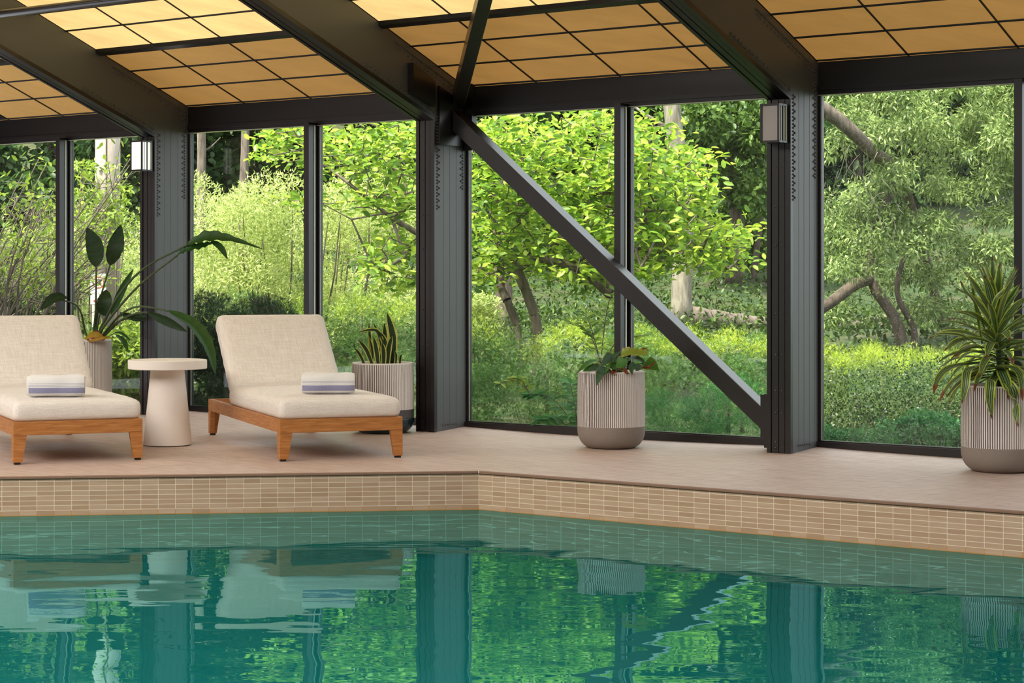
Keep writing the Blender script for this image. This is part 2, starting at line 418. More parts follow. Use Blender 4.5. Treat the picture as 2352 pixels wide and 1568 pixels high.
# gussets + braces
gus = empty('brace_gusset', Wp(0, .2, 1.75)); tag(gus, 'black steel gusset box joining two braces to the middle column', 'gusset', kind='structure')
def Lg(a, b, z): return Wp(a, b, z)-gus.location
def plate(m, s0, s1, prof):
    k = len(m.v); n_ = len(prof); m.v += [tuple(Lg(s0, b, z)) for b, z in prof]+[tuple(Lg(s1, b, z)) for b, z in prof]
    m.face(range(k, k+n_)); m.face(range(k+n_, k+2*n_))
    for i in range(n_): j = (i+1) % n_; m.face((k+i, k+j, k+n_+j, k+n_+i))
m = MB(); plate(m, .001, .022, [(.03, 1.915), (.285, 1.915), (.285, 2.205), (.03, 2.305)]); m.build('side_plate', M['steel'], gus)
m = MB(); plate(m, .0, .085, [(.30, 1.89), (.352, 1.89), (.352, 2.33), (.30, 2.36)]); m.build('back_block', M['steel'], gus)
m = MB(); plate(m, .0, .05, [(-.28, 2.235), (-.05, 2.16), (-.05, 2.33), (-.28, 2.43)]); m.build('rafter_block', M['steel'], gus)
br = empty('diagonal_brace', Wp(1.25, .2, 1.1)); tag(br, 'dark square steel brace running diagonally down across the middle window bay', 'brace', kind='structure')
def bar(m, P, Q, up, w, h, base):
    d = (Q-P).normalized(); side = d.cross(up).normalized(); up2 = side.cross(d).normalized()
    m.hexa([p-base+side*a*w/2+up2*b*h/2 for b in (-1, 1) for p, a in ((P, -1), (P, 1), (Q, 1), (Q, -1))])
Zc1, Zc2 = 1.953, .127
m = MB(); s_a, s_b = .03, 2.40; sl = (Zc2-Zc1)/(2.366-.104)
for_z = lambda s: Zc1+(s-.104)*sl
P = [Wp(s_a, .16, for_z(s_a)), Wp(s_b, .16, for_z(s_b)), Wp(s_b, .265, for_z(s_b)), Wp(s_a, .265, for_z(s_a))]
m.hexa([p-br.location for p in P]+[p-br.location+Z*.137 for p in P]); m.build('bar', M['steel'], br, bevel=.003)
m = MB(); m.box(2.405-0, S-CW, .13, .29, .02, .34, lambda a, b, c: Wp(a, b, c)-br.location); 
m.box(2.37, 2.41, .15, .275, .075, .335, lambda a, b, c: Wp(a, b, c)-br.location)
m.build('end_plate', M['steel'], br)
m = MB()
for i in range(4): m.dome(Wp(2.43, .13, .10+.035*i)-br.location, -N, .008, .005)
m.build('bolts', M['steel'], br)
rb = empty('roof_brace', Wp(.1, .1, 2.3)); tag(rb, 'dark square steel brace rising from the gusset to the backlit ceiling', 'brace', kind='structure')
m = MB(); A = Wp(.015, .235, 2.215); e = Wp(.905, -.70, cz(-.70)-.10); B = A+(e-A)*2.72
bar(m, A, B, Z, .085, .085, rb.location); m.build('bar', M['steel'], rb, bevel=.003)

# ---------------------------------------------------------------- windows, header, mullions, sill
m = MB(); m.box(-6.5, 7.2, CD-.015, CD+.16, ZG+.016, ZH+.02, wf(0)); m.box(-6.5, 7.2, CD-.028, CD-.0, ZG+.03, ZG+.055, wf(0))
tag(m.build('trim_2', M['steel']), 'dark steel header beam running over all the windows', kind='structure')
m = MB(); m.box(-6.5, 7.2, CD-.030, CD+.06, -.02, .055, wf(0))
tag(m.build('trim_3', M['steel']), 'dark steel sill along the foot of the windows', kind='structure')
desc = ['far left bay', 'bay left of the lit lamp column', 'bay behind the white lounger', 'bay crossed by the diagonal brace', 'bay right of the unlit lamp column', 'far right bay']
wnum = 0
for j in range(-2, 2):
    s0 = j*S; s1 = (j+1)*S-CW; ml = s0+1.258; mr = ml+.048
    wk = empty('window_mullion', Wp(ml, CD, 0)); Lm = lambda a, b, c: Wp(a, b, c)-wk.location
    m = MB(); m.box(ml, mr, CD-.105, CD+.02, .05, ZG+.02, Lm); m.build('post', M['steel'], wk, bevel=.002)
    m = MB(); m.box(mr-.001, mr+.006, CD-.050, CD-.040, .06, ZG, Lm); m.build('sealant_light', M['alu'], wk)  # pale strip stands in for light coming through the sealant
    tag(wk, 'dark vertical window mullion in the '+desc[j+2+0], 'mullion', kind='structure')
    for side, (a0, a1) in enumerate(((s0, ml), (mr, s1))):
        wnum += 1
        w = empty('window_%d' % wnum, Wp(a0, CD, 0)); Lw = lambda a, b, c: Wp(a, b, c)-w.location
        m = MB(); e_ = .018
        for bx in ((a0, a0+e_, .055, ZG+.02), (a1-e_, a1, .055, ZG+.02), (a0, a1, ZG, ZG+.02), (a0, a1, .05, .062)):
            m.box(bx[0], bx[1], CD-.012, CD+.028, bx[2], bx[3], Lw)
        m.build('window_frame', M['steel'], w)
        m = MB(); m.box(a0+e_, a0+e_+.003, CD-.004, CD-.001, .06, ZG, Lw); m.box(a0, a1, CD-.016, CD-.012, ZG+.0, ZG+.004, Lw); m.build('gasket_line', M['alu'], w)
        m = MB(); m.box(a0+e_, a1-e_, CD+.004, CD+.010, .055, ZG, Lw)
        m.build('pane', M['dusty'] if (j == 1 and side == 0) else M['glass'], w)
        tag(w, '%s pane of the %s' % (('left', 'right')[side], desc[j+2]), 'window', kind='structure')

# ---------------------------------------------------------------- backlit ceiling
ce = empty('ceiling', Wp(0, 0, ZH)); tag(ce, 'sloping ceiling of backlit amber panels between steel rafters', 'ceiling', kind='structure')
rows = [CD+.0, .320, .036, -.245, -.525]
bright_rows = [-.575, -.857, -1.135]
more = [-1.185, -1.466, -1.747]; more2 = [-1.80, -2.08, -2.36]
def Lc(a, b, c): return Wp(a, b, c)-ce.location
cols = [0, .588, 1.250, 1.915, S-CW]
gap = .0045
def panel(s0, b0, s1, b1, mat):
    m = MB(); q = [Lc(s0+gap, b0-gap, cz(b0-gap)+.004), Lc(s1-gap, b0-gap, cz(b0-gap)+.004), Lc(s1-gap, b1+gap, cz(b1+gap)+.004), Lc(s0+gap, b1+gap, cz(b1+gap)+.004)]
    m.hexa(q+[p+Z*.004 for p in q]); m.build('light_panel', mat, ce)
for j in range(-2, 2):
    rr = [(rows, 'amber'), (bright_rows, 'bright'), (more, 'bright'), (more2, 'bright')] if j in (-1, 0) else [(rows, 'amber'), (bright_rows, 'amber' if j == 1 else 'bright')]
    for rs, mt in rr:
        for b0, b1 in zip(rs, rs[1:]):
            for c0, c1 in zip(cols, cols[1:]):
                if rs is rows and b0 == rows[0]: continue
                if j == -2 and c0 < .5: continue
                if rs is more2 and (c0 < .5 or c1 < 1.5): pass
                panel(j*S+c0, b0, j*S+c1, b1, M[mt])
    m = MB()
    for b0, b1, z0, z1 in ((.357, .324, .0, .006),):
        q = [Lc(j*S, b0, cz(b0)+.002), Lc((j+1)*S-CW, b0, cz(b0)+.002), Lc((j+1)*S-CW, b1, cz(b1)+.002), Lc(j*S, b1, cz(b1)+.002)]
        m.hexa(q+[p+Z*.004 for p in q])
    m.build('light_panel', M['amber'], ce)
# grid backing, purlins
m = MB()
for j in range(-2, 2):
    q = [Lc(j*S, CD+.1, cz(CD+.1)+.012), Lc((j+1)*S, CD+.1, cz(CD+.1)+.012), Lc((j+1)*S, -2.4, cz(-2.4)+.012), Lc(j*S, -2.4, cz(-2.4)+.012)]
    m.hexa(q+[p+Z*.01 for p in q])
    for c in cols[1:-1]:
        q = [Lc(j*S+c-.004, CD, cz(CD)-.004), Lc(j*S+c+.004, CD, cz(CD)-.004), Lc(j*S+c+.004, -2.36, cz(-2.36)-.004), Lc(j*S+c-.004, -2.36, cz(-2.36)-.004)]
        m.hexa(q+[p+Z*.014 for p in q])
    for b in rows[1:-1]+bright_rows[1:-1]+more[1:-1]+more2[1:-1]:
        q = [Lc(j*S, b+.004, cz(b+.004)-.004), Lc((j+1)*S-CW, b+.004, cz(b+.004)-.004), Lc((j+1)*S-CW, b-.004, cz(b-.004)-.004), Lc(j*S, b-.004, cz(b-.004)-.004)]
        m.hexa(q+[p+Z*.014 for p in q])
m.build('grid_bars', M['black'], ce)
m = MB()
for j in range(-2, 2):
    for b in (-.55, -1.16, -1.775):
        if j == 1 and b < -.6: pass
        m.box(j*S, (j+1)*S-CW, b-.024, b+.022, 0, .06, lambda a, bb, c: Lc(a, bb, cz(bb)-.022+c))
m.build('purlins', M['steel'], ce)
m = MB(); m.tube([Lc(-8, -1.90, 2.738), Lc(5, -1.90, 2.738)], .027, 12); m.build('conduit', M['steel'], ce, smooth=True)
# unseen glow panels added to brighten the deck, roof slab, wall behind the pool
rbk = -17.0; cap_b = -7.6
m = MB(); zc = lambda b: cz(b) if b > cap_b else cz(cap_b)
for j in range(-4, 4):
    for b0, b1 in ((-2.45, -4.1), (-4.2, -5.85), (-5.95, -7.6), (-7.7, -9.6), (-9.7, -11.6), (-11.7, -13.6)):
        if b0 > -5: continue
        q = [Wp(j*S+.03, b0, zc(b0)+.02), Wp((j+1)*S-CW-.03, b0, zc(b0)+.02), Wp((j+1)*S-CW-.03, b1, zc(b1)+.02), Wp(j*S+.03, b1, zc(b1)+.02)]
        m.hexa(q+[p+Z*.01 for p in q])
m.v = [tuple(Vector(v)-ce.location) for v in m.v]
m.build('fill_light_panels', M['fill_light'], ce)
m = MB()
for b0, b1 in ((CD+.35, cap_b), (cap_b, rbk)):
    q = [Wp(-12, b0, zc(b0)+.10), Wp(10, b0, zc(b0)+.10), Wp(10, b1, zc(b1)+.10), Wp(-12, b1, zc(b1)+.10)]; m.hexa(q+[p+Z*.06 for p in q])
tag(m.build('roof_slab', M['steel']), 'dark roof deck above the backlit ceiling', kind='structure')
m = MB(); m.box(-12, 10, rbk-.1, rbk, -.3, 5.6, wf(0)); pass
def endwall(s, nm, lab):  # unseen end walls, added to keep bright haze off the window panes
    q = MB(); q.box(s-.1, s, rbk, CD+.4, -.3, 6.2, wf(0)); tag(q.build(nm, M['backwall']), lab, kind='structure')
endwall(-11, 'wall_left', 'unseen dark wall added at the left end to block outdoor reflections'); endwall(10, 'wall_right', 'unseen dark wall added at the right end to block outdoor reflections')
tag(m.build('wall_back', M['backwall']), 'dark wall on the far side of the pool hall behind the camera', kind='structure')

# ---------------------------------------------------------------- wall lamps
def sconce(k, label, lit):
    base = Wp(k*S-.07, 0, 1.93); r = empty('wall_lamp', base)
    L = lambda a, b, c: Wp(k*S+a, b, c)-base
    a0, a1, b0, b1, z0, z1 = -.137, -.012, -.118, -.002, 1.818, 2.045; t_ = .0125
    m = MB()
    m.box(a0, a1, b0, b1, z0, z0+t_, L); m.box(a0, a1, b0, b1, z1-t_, z1, L); m.box(a0, a1, b1-.012, b1, z0, z1, L)
    for a in (a0, a1-t_): m.box(a, a+t_, b0, b0+t_, z0, z1, L)
    for a in (a0, a1-.010): m.box(a, a+.010, b0+.05, b0+.062, z0, z1, L)
    m.build('lamp_frame', M['steel'], r, bevel=.001)
    m = MB(); m.box(a0+.008, a1-.006, b0+.006, b1-.02, z0+t_, z1-t_, L); m.build('lamp_shade', M['bulb'] if lit else M['frost'], r)
    m = MB()
    for bb in (b0+.022, b0+.085): m.box(a1-.006, a1+.0005, bb, bb+.007, z0+t_, z1-t_, L)
    m.build('glass_edge', M['limeglass'], r)
    tag(r, label, 'wall lamp', 'box wall lamps on the columns')
sconce(-1, 'box wall lamp glowing white on the left column', True)
sconce(1, 'unlit box wall lamp with frosted glass high on the right column', False)

# ================================================================ INDOOR OBJECTS
RA, RB_ = radians(24.0), radians(20.3)
def cushion(name, Lx, Ly, T, r, parent, mat, puff=.012, loc=(0, 0, 0), rot=(0, 0, 0), seed=1):
    rs = random.Random(seed); nx, ny, nz = 26, 40, 7
    bm = bmesh.new(); vm = {}
    def vert(i, j, k):
        if (i, j, k) in vm: return vm[(i, j, k)]
        x = (i/nx-.5)*Lx; y = (j/ny-.5)*Ly; z = (k/nz-.5)*T
        c = Vector((max(-Lx/2+r, min(Lx/2-r, x)), max(-Ly/2+r, min(Ly/2-r, y)), max(-T/2+r, min(T/2-r, z))))
        d = Vector((x, y, z))-c
        p = c+d.normalized()*r if d.length > 1e-6 else Vector((x, y, z))
        e = (1-(2*x/Lx)**4)*(1-(2*y/Ly)**4)
        p.z += puff*e*(1 if z > 0 else -.2)*abs(z)/(T/2)
        p.z += .0007*sin(x*23+seed)*sin(y*17+seed*2)*(z > 0)
        s = (1-(2*z/T)**2)*.007                      # bulging boxing
        if abs(abs(x)-Lx/2) < 1e-5: p.x += math.copysign(s+.0012*sin(y*60+seed), x)
        if abs(abs(y)-Ly/2) < 1e-5: p.y += math.copysign(s+.0016*sin(x*75+seed), y)
        vm[(i, j, k)] = bm.verts.new(p); return vm[(i, j, k)]
    for i in range(nx):
        for j in range(ny):
            for k in (0, nz): bm.faces.new([vert(i, j, k), vert(i+1, j, k), vert(i+1, j+1, k), vert(i, j+1, k)])
    for j in range(ny):
        for k in range(nz):
            for i in (0, nx): bm.faces.new([vert(i, j, k), vert(i, j+1, k), vert(i, j+1, k+1), vert(i, j, k+1)])
    for i in range(nx):
        for k in range(nz):
            for j in (0, ny): bm.faces.new([vert(i, j, k), vert(i+1, j, k), vert(i+1, j, k+1), vert(i, j, k+1)])
    bmesh.ops.recalc_face_normals(bm, faces=bm.faces)
    me = bpy.data.meshes.new(name); bm.to_mesh(me); bm.free(); me.materials.append(mat)
    me.polygons.foreach_set('use_smooth', [True]*len(me.polygons))
    o = bpy.data.objects.new(name, me); link(o, parent); o.location = loc; o.rotation_euler = rot
    return o
def piping(parent, Lx, Ly, z, r, mat):
    m = MB(); pts = []
    q = r*1.0
    for cx_, cy_, a0 in ((Lx/2-q, Ly/2-q, 0), (-Lx/2+q, Ly/2-q, pi/2), (-Lx/2+q, -Ly/2+q, pi), (Lx/2-q, -Ly/2+q, 1.5*pi)):
        for t in range(5): a = a0+t*pi/8; pts.append((cx_+q*cos(a), cy_+q*sin(a), z))
    pts.append(pts[0]); m.tube(pts, .0028, 6, cap=False); return m.build('seam_piping', mat, parent, smooth=True)

LW, LL = .722, 1.99
def make_lounger(loc, rz, label):
    r = empty('chaise_lounge', loc, rz)
    m = MB(); zt, zb = .236, .160; w = .032
    m.box(0, LW, 0, w, zb, zt); m.box(0, LW, LL-w, LL, zb, zt); m.box(0, w, w, LL-w, zb, zt); m.box(LW-w, LW, w, LL-w, zb, zt)
    m.build('frame', M['wood'], r, bevel=.003)
    m = MB()
    for i in range(14): m.box(w, LW-w, .10+i*.092, .155+i*.092, zt-.038, zt-.020)
    m.build('slats', M['wood'], r)
    for ex, sx in ((0, 1), (LW, -1)):
        for ey, sy in ((0, 1), (LL, -1)):
            m = MB(); k1, k2, th = .074, .050, .032
            # L shaped tapered leg: one blade on each face
            def P(x, y, z): return (ex+sx*x, ey+sy*y, z)
            m.hexa([P(0, 0, .012), P(k2, 0, .012), P(k2, th, .012), P(0, th, .012), P(0, 0, zb), P(k1, 0, zb), P(k1, th, zb), P(0, th, zb)])
            m.hexa([P(0, th, .012), P(th, th, .012), P(th, k2, .012), P(0, k2, .012), P(0, th, zb), P(th, th, zb), P(th, k1, zb), P(0, k1, zb)])
            lg = m.build('leg', M['wood'], r, bevel=.002)
            m = MB(); m.box(min(ex+sx*.008, ex+sx*.040), max(ex+sx*.008, ex+sx*.040), min(ey+sy*.008, ey+sy*.040), max(ey+sy*.008, ey+sy*.040), 0, .0125)
            m.build('foot_glide', M['black'], lg)
    T = .118
    sc_ = cushion('seat_cushion', LW-.02, 1.38, T, .034, r, M['linen'], .016, (LW/2, .70, zt+T/2-.008), seed=3)
    piping(sc_, LW-.044, 1.356, T/2-.012, .03, M['linen'])
    ang = radians(42.5); bl = .65; Tb = .125
    a = Vector((LW/2, 1.335, zt+.055)); d = Vector((0, cos(ang), sin(ang))); nn = Vector((0, -sin(ang), cos(ang)))
    c = a+d*(bl/2)+nn*(Tb*.30)
    bc = cushion('back_cushion', LW-.02, bl, Tb, .036, r, M['linen'], .014, tuple(c), (ang, 0, 0), seed=5)
    piping(bc, LW-.054, bl-.024, Tb/2-.013, .03, M['linen'])
    m = MB()
    for x in (.06, LW-.10):
        m = MB()
        m.hexa([(x, 1.38, zt-.03), (x+.035, 1.38, zt-.03), (x+.035, 1.41, zt-.05), (x, 1.41, zt-.05)]+
               [tuple(Vector((xx, 1.42, zt))+d*.48+Vector((0, yy, 0))) for xx, yy in ((x, 0), (x+.035, 0), (x+.035, .03), (x, .03))])
        m.build('back_support', M['wood'], r)
    tag(r, label, 'lounge chair', 'teak chaise lounges on the pool deck'); return r
la = make_lounger((-2.755, 10.836, 0), RA, 'teak chaise lounge with beige cushions cut off by the left edge of the photo')
lb = make_lounger((-1.305, 11.02, 0), RB_, 'teak chaise lounge with beige cushions standing between side table and snake plant')

def make_towel(loc, rz, label, sx=1.0):
    loc = (loc[0], loc[1], loc[2]+.009); r = empty('rolled_towel', loc, rz); m = MB(); L_, h, d = .318*sx, .122, .135; n_ = 40; nl = 16
    def sec(k, i, q=1.0):
        a = 2*pi*i/n_; x = -L_/2+L_*k/nl; ca, sa = cos(a), sin(a); e = .74
        y = math.copysign(abs(ca)**e, ca)*d/2*q; z = math.copysign(abs(sa)**e, sa)*h/2*q+h/2
        y += .004*sin(3*x*12+a*2); z += .003*sin(x*20+i*.5)*(z > h*.5)
        en = min(k, nl-k); y *= (1, 1)[en > 0]
        return (x, y, max(0, z))
    for k in range(nl+1):
        sh = (.84, .95, .99)[min(k, nl-k)] if min(k, nl-k) < 3 else 1
        for i in range(n_): m.v.append(sec(k, i, sh))
    for k in range(nl):
        for i in range(n_): m.face((k*n_+i, k*n_+(i+1) % n_, (k+1)*n_+(i+1) % n_, (k+1)*n_+i))
    m.build('towel_roll', M['towel'], r, smooth=True)
    for ex in (-1, 1):                               # spiral end showing the rolled layers
        m = MB(); turns = 3.2; pts = []
        for i in range(64):
            q = i/63; a = q*turns*2*pi; rr = .050*q+.004
            ca, sa = cos(a), sin(a)
            pts.append((ex*(L_/2-.004), math.copysign(abs(ca)**.75, ca)*rr*1.05, h/2+math.copysign(abs(sa)**.75, sa)*rr*.95))
        m.tube(pts, .0062, 6); m.box(min(ex*(L_/2-.008), ex*(L_/2-.03)), max(ex*(L_/2-.008), ex*(L_/2-.03)), -.045, .045, .014, h-.016)
        m.build('rolled_end', M['towel'], r, smooth=True)
    return tag(r, label, 'towel', 'rolled striped pool towels')
def on_seat(root, x, y, z=.356):
    return tuple(root.location+Matrix.Rotation(root.rotation_euler.z, 3, 'Z')@Vector((x, y, z)))
make_towel(on_seat(la, .274, .205, .352), radians(9), 'rolled white towel with lavender stripes on the lounge cut off by the left edge')
make_towel(on_seat(lb, .350, .26, .352), radians(4), 'rolled white towel with lavender stripes on the lounge beside the snake plant', .96)

# side table
r = empty('side_table', (-2.125, 12.10, 0))
m = MB(); pr = [(0, .527), (.235, .527), (.2385, .5265), (.241, .523), (.241, .475), (.239, .472), (.10, .472), (0, .472)]
m.lathe(pr, 72); m.build('table_top', M['stone'], r, smooth=True).modifiers.new('e', 'EDGE_SPLIT')
m = MB(); m.lathe([(.104, .473), (.1035, .46), (.148, .012), (.147, .006), (0, .006)], 64); m.build('pedestal', M['stone'], r, smooth=True).modifiers.new('e', 'EDGE_SPLIT')
m = MB(); m.lathe([(.140, .0), (.140, .007), (0, .007)], 40); m.build('foot_pad', M['black'], r)
tag(r, 'round cream side table with conical pedestal between the two lounges', 'side table')

# ribbed planters
M['rib'] = simple('planter_rib', srgb(232, 226, 222), .7, .06, 10); M['groove'] = simple('planter_groove', srgb(88, 80, 76), .9, .1, 10)
M['pbase'] = simple('planter_base', srgb(142, 132, 124), .8, .08, 60, .5)
M['dbase'] = simple('planter_base_dark', srgb(76, 72, 70), .7, .08, 60, .4)
M['teal'] = simple('teal_glaze', srgb(22, 48, 56), .25, .15, 8)
def planter(root, R, H, zband=.133, teal=False, nrib=104):
    m = MB(); per = 6; n_ = nrib*per; zs = [zband, zband+.004, H*.45+.02, H*.75, H-.006, H]
    prof_r = lambda z: R*(1-.030*((z-H*.55)/(H*.55))**2)
    rs = random.Random(5); jit = [rs.uniform(-.0004, .0004) for _ in range(nrib)]
    for z in zs:
        for j in range(n_):
            k = j % per; dd = 0 if k in (0, 1, 2, 3) else .0032
            r_ = prof_r(z)-dd*(z > zband+.001)+jit[j//per]; a = 2*pi*(j)/n_
            m.v.append((r_*cos(a), r_*sin(a), z))
    for i in range(len(zs)-1):
        for j in range(n_):
            k = j % per; m.face((i*n_+j, i*n_+(j+1) % n_, (i+1)*n_+(j+1) % n_, (i+1)*n_+j), 1 if k in (3, 4) else 0)
    m.build('ribbed_body', [M['rib'], M['groove']], root)
    m = MB(); Rt = prof_r(H); m.lathe([(Rt-.001, H-.004), (Rt+.0005, H+.002), (Rt-.004, H+.005), (Rt-.014, H+.004), (Rt-.018, H-.004), (Rt-.022, H-.06)], 72)
    m.build('rim', M['rib'], root, smooth=True)
    Rb = prof_r(zband)
    def bowl(z1, z0, rz):
        pr = []
        for i in range(9):
            q = i/8*pi/2; pr.append((rz-(rz*.42)*(1-cos(q)), z1+(z0-z1)*sin(q)))
        return pr+[(0, z0)]
    if teal:
        m = MB(); m.lathe([(Rb+.0005, zband+.001), (Rb, .098)], 72); m.build('band', M['dbase'], root, smooth=True)
        m = MB(); m.lathe([(Rb-.03, .1), (Rb+.003, .1), (Rb+.004, .094)]+bowl(.090, 0, Rb+.003), 72); m.build('base', M['teal'], root, smooth=True)
    else:
        m = MB(); m.lathe([(Rb+.0005, zband+.001)]+bowl(zband-.025, 0, Rb+.0005), 72); m.build('base', M['pbase'], root, smooth=True)
    m = MB(); m.lathe([(Rt-.02, H-.045), (.1, H-.034), (0, H-.030)], 40); m.build('soil', M['soil'], root, smooth=True)

# ---- leaf blades as real curved strips: path of points, half width profile, folded along the midrib
def blade(m, pts, widths, nrm, fold=.25, seg=14, curl=0.0, wav=0.0, uv=True):
    """catmull-rom through pts; UV: x across (0..1), y along"""
    pts = [Vector(p) for p in pts]; nrm = Vector(nrm)
    P = [pts[0]*2-pts[1]]+pts+[pts[-1]*2-pts[-2]]; path = []
    n_ = len(pts)-1
    for i in range(seg+1):
        t = i/seg*n_; k = min(int(t), n_-1); f = t-k; a, b, c, d = P[k:k+4]
        path.append(.5*((2*b)+(c-a)*f+(2*a-5*b+4*c-d)*f*f+(3*b-a-3*c+d)*f**3))
    k0 = len(m.v); last = None
    for i, p in enumerate(path):
        t = (path[min(i+1, seg)]-path[max(i-1, 0)]).normalized()
        s = t.cross(nrm)
        s = s.normalized() if s.length > 1e-4 else last
        if last and s.dot(last) < 0: s = -s
        last = s; up = s.cross(t).normalized()
        q = i/seg; w = np.interp(q, [a for a, _ in widths], [b for _, b in widths])
        for c in (-1, -.5, 0, .5, 1):
            off = up*(abs(c)*fold*w+curl*w*c*c+ (wav*w*sin(i*2.1+c*2) if abs(c) == 1 else 0))
            m.v.append(tuple(p+s*(c*w)+off))
    for i in range(seg):
        for j in range(4):
            a = k0+i*5+j; q0, q1 = i/seg, (i+1)/seg
            m.face((a, a+1, a+6, a+5), 0, [(j/4, q0), ((j+1)/4, q0), ((j+1)/4, q1), (j/4, q1)])
LEAFW = [(0, .12), (.06, .45), (.2, .85), (.4, 1), (.6, .95), (.8, .62), (.93, .28), (1, .02)]
HEART = [(0, .45), (.06, .88), (.18, 1), (.4, .92), (.65, .62), (.85, .28), (1, .01)]
STRAP = [(0, .45), (.15, .7), (.4, 1), (.65, .95), (.85, .6), (1, .02)]
def sw(prof, w): return [(a, b*w) for a, b in prof]
def mk_blade_mat(name, core, edge, eo=.12, stripe=None, tip=None, gloss=.12, trans=.2, cross=False, veins=0.0):
    t = NT(name); c = t.n('ShaderNodeTexCoord'); sp = t.n('ShaderNodeSeparateXYZ', Vector=(c, 2))
    e = t.math('ABSOLUTE', t.math('SUBTRACT', (sp, 0), .5)); nz = t.noise(t.coord('Object'), 25, 3)
    a = tuple(q*.6 for q in core[:3])+(1,)
    if cross:                                       # snake plant mottling across the blade
        mp = t.n('ShaderNodeMapping', Vector=(c, 2), Scale=(3, 30, 1)); nn = t.noise(mp, 1.5, 3); col = t.mix(t.ramp((nn, 0), [(.4, (0, 0, 0)), (.6, (1, 1, 1))]), a, tuple(q*1.5 for q in core[:3])+(1,))
    else: col = t.mix((nz, 0), a, tuple(min(1, q*1.4) for q in core[:3])+(1,))
    if stripe: col = t.mix(t.math('LESS_THAN', t.math('ABSOLUTE', t.math('SUBTRACT', e, .20)), .022), col, stripe)
    if stripe: col = t.mix(t.math('LESS_THAN', e, .035), col, stripe)
    if edge: col = t.mix(t.math('GREATER_THAN', t.math('ADD', e, t.math('MULTIPLY', (nz, 0), .06)), .53-eo), col, edge)
    if tip:
        f = t.ramp(t.math('ADD', (sp, 1), t.math('MULTIPLY', (nz, 0), .12)), [(tip[1], (0, 0, 0)), (tip[1]+.04, (1, 1, 1))]); col = t.mix(f, col, tip[0])
    w = t.n('ShaderNodeTexWave', {'wave_type': 'BANDS', 'bands_direction': 'Y'}, Vector=(c, 2), Scale=9.0)
    b = t.bump(w, veins, .002) if veins else None
    kw = {'Normal': b} if b else {}
    d = t.n('ShaderNodeBsdfDiffuse', Color=col, **kw); tl = t.n('ShaderNodeBsdfTranslucent', Color=col)
    m = t.n('ShaderNodeMixShader', i0=trans, i1=d, i2=tl); gl = t.n('ShaderNodeBsdfGlossy', Color=(1, 1, 1, 1), Roughness=.38, **kw)
    lw = t.n('ShaderNodeLayerWeight', Blend=.25)
    t.surf(t.n('ShaderNodeMixShader', i0=t.math('ADD', t.math('MULTIPLY', (lw, 0), gloss*1.5), gloss*.25), i1=m, i2=gl)); return t.mat
M['bop'] = mk_blade_mat('strelitzia_leaf', (.035, .095, .022, 1), None, gloss=.07, veins=.12, trans=.25)
M['bopdark'] = mk_blade_mat('strelitzia_leaf_dull', (.024, .050, .018, 1), None, gloss=.05, veins=.15, trans=.2)
M['stem'] = simple('green_stem', (.045, .075, .022, 1), .5, .3, 12)
M['yellowleaf'] = mk_blade_mat('yellowed_leaf', (.42, .28, .04, 1), (.45, .12, .02, 1), .12, gloss=.06, trans=.3)
M['snake'] = mk_blade_mat('snake_leaf', (.020, .042, .018, 1), (.52, .52, .10, 1), .17, gloss=.08, cross=True, trans=.08)
M['anth'] = mk_blade_mat('anthurium_leaf', (.06, .20, .02, 1), (.20, .20, .03, 1), .045, gloss=.09, veins=.35, trans=.3)
M['anthd'] = mk_blade_mat('anthurium_leaf_dark', (.022, .085, .022, 1), (.16, .12, .03, 1), .045, gloss=.14, veins=.35, trans=.15)
M['anthy'] = mk_blade_mat('anthurium_leaf_yellowing', (.26, .34, .03, 1), (.50, .36, .03, 1), .07, gloss=.15, trans=.35)
M['brown'] = mk_blade_mat('withered_leaf', (.15, .045, .015, 1), (.25, .10, .03, 1), .1, gloss=.08, trans=.2)
M['drac'] = mk_blade_mat('dracaena_leaf', (.045, .12, .028, 1), (.50, .58, .09, 1), .15, stripe=(.42, .48, .24, 1), tip=((.16, .05, .015, 1), .96), gloss=.09, trans=.25)
M['dracb'] = mk_blade_mat('dracaena_leaf_brown_tip', (.045, .12, .028, 1), (.52, .58, .08, 1), .15, stripe=(.34, .38, .22, 1), tip=((.20, .06, .02, 1), .86), gloss=.09, trans=.25)
M['dracl'] = mk_blade_mat('dracaena_leaf_pale', (.09, .17, .03, 1), (.52, .60, .10, 1), .20, tip=((.18, .08, .02, 1), .96), gloss=.14, trans=.35)

def potted(name, loc, label, cat='potted plant', group='ribbed planters along the windows'):
    return tag(empty(name, loc), label, cat, group)
# ---- strelitzia in the tall planter at the left
PL = Vector((-3.25, 14.9, 0)); r = potted('potted_strelitzia', PL, 'tall bird of paradise plant with arching leaves in a ribbed planter behind the lounges')
planter(r, .208, .552, .12)
def q4(x, y, Y=14.9): return at(x/3.92, 480+y/3.92, Y)-PL
VW = Vector((0, -1, .12))
def stem_pts(l): return [q4(*p) for p in l]
def leafpart(mat, stem, sr, tipl, w, nrm=VW, fold=.2, prof=LEAFW, curl=0, wav=.08):
    m = MB()
    if stem: m.tube(smooth_path(stem), np.linspace(sr, sr*.55, 13), 7, mi=1)
    blade(m, tipl, sw(prof, w), nrm, fold, curl=curl, wav=wav, seg=18)
    return m.build('leaf', [mat, M['stem']], r, smooth=True, fixn=False)
def smooth_path(pts, seg=12):
    pts = [Vector(p) for p in pts]
    P = [pts[0]*2-pts[1]]+pts+[pts[-1]*2-pts[-2]]; out = []; n_ = len(pts)-1
    for i in range(seg+1):
        t = i/seg*n_; k = min(int(t), n_-1); f = t-k; a, b, c, d = P[k:k+4]
        out.append(.5*((2*b)+(c-a)*f+(2*a-5*b+4*c-d)*f*f+(3*b-a-3*c+d)*f**3))
    return out
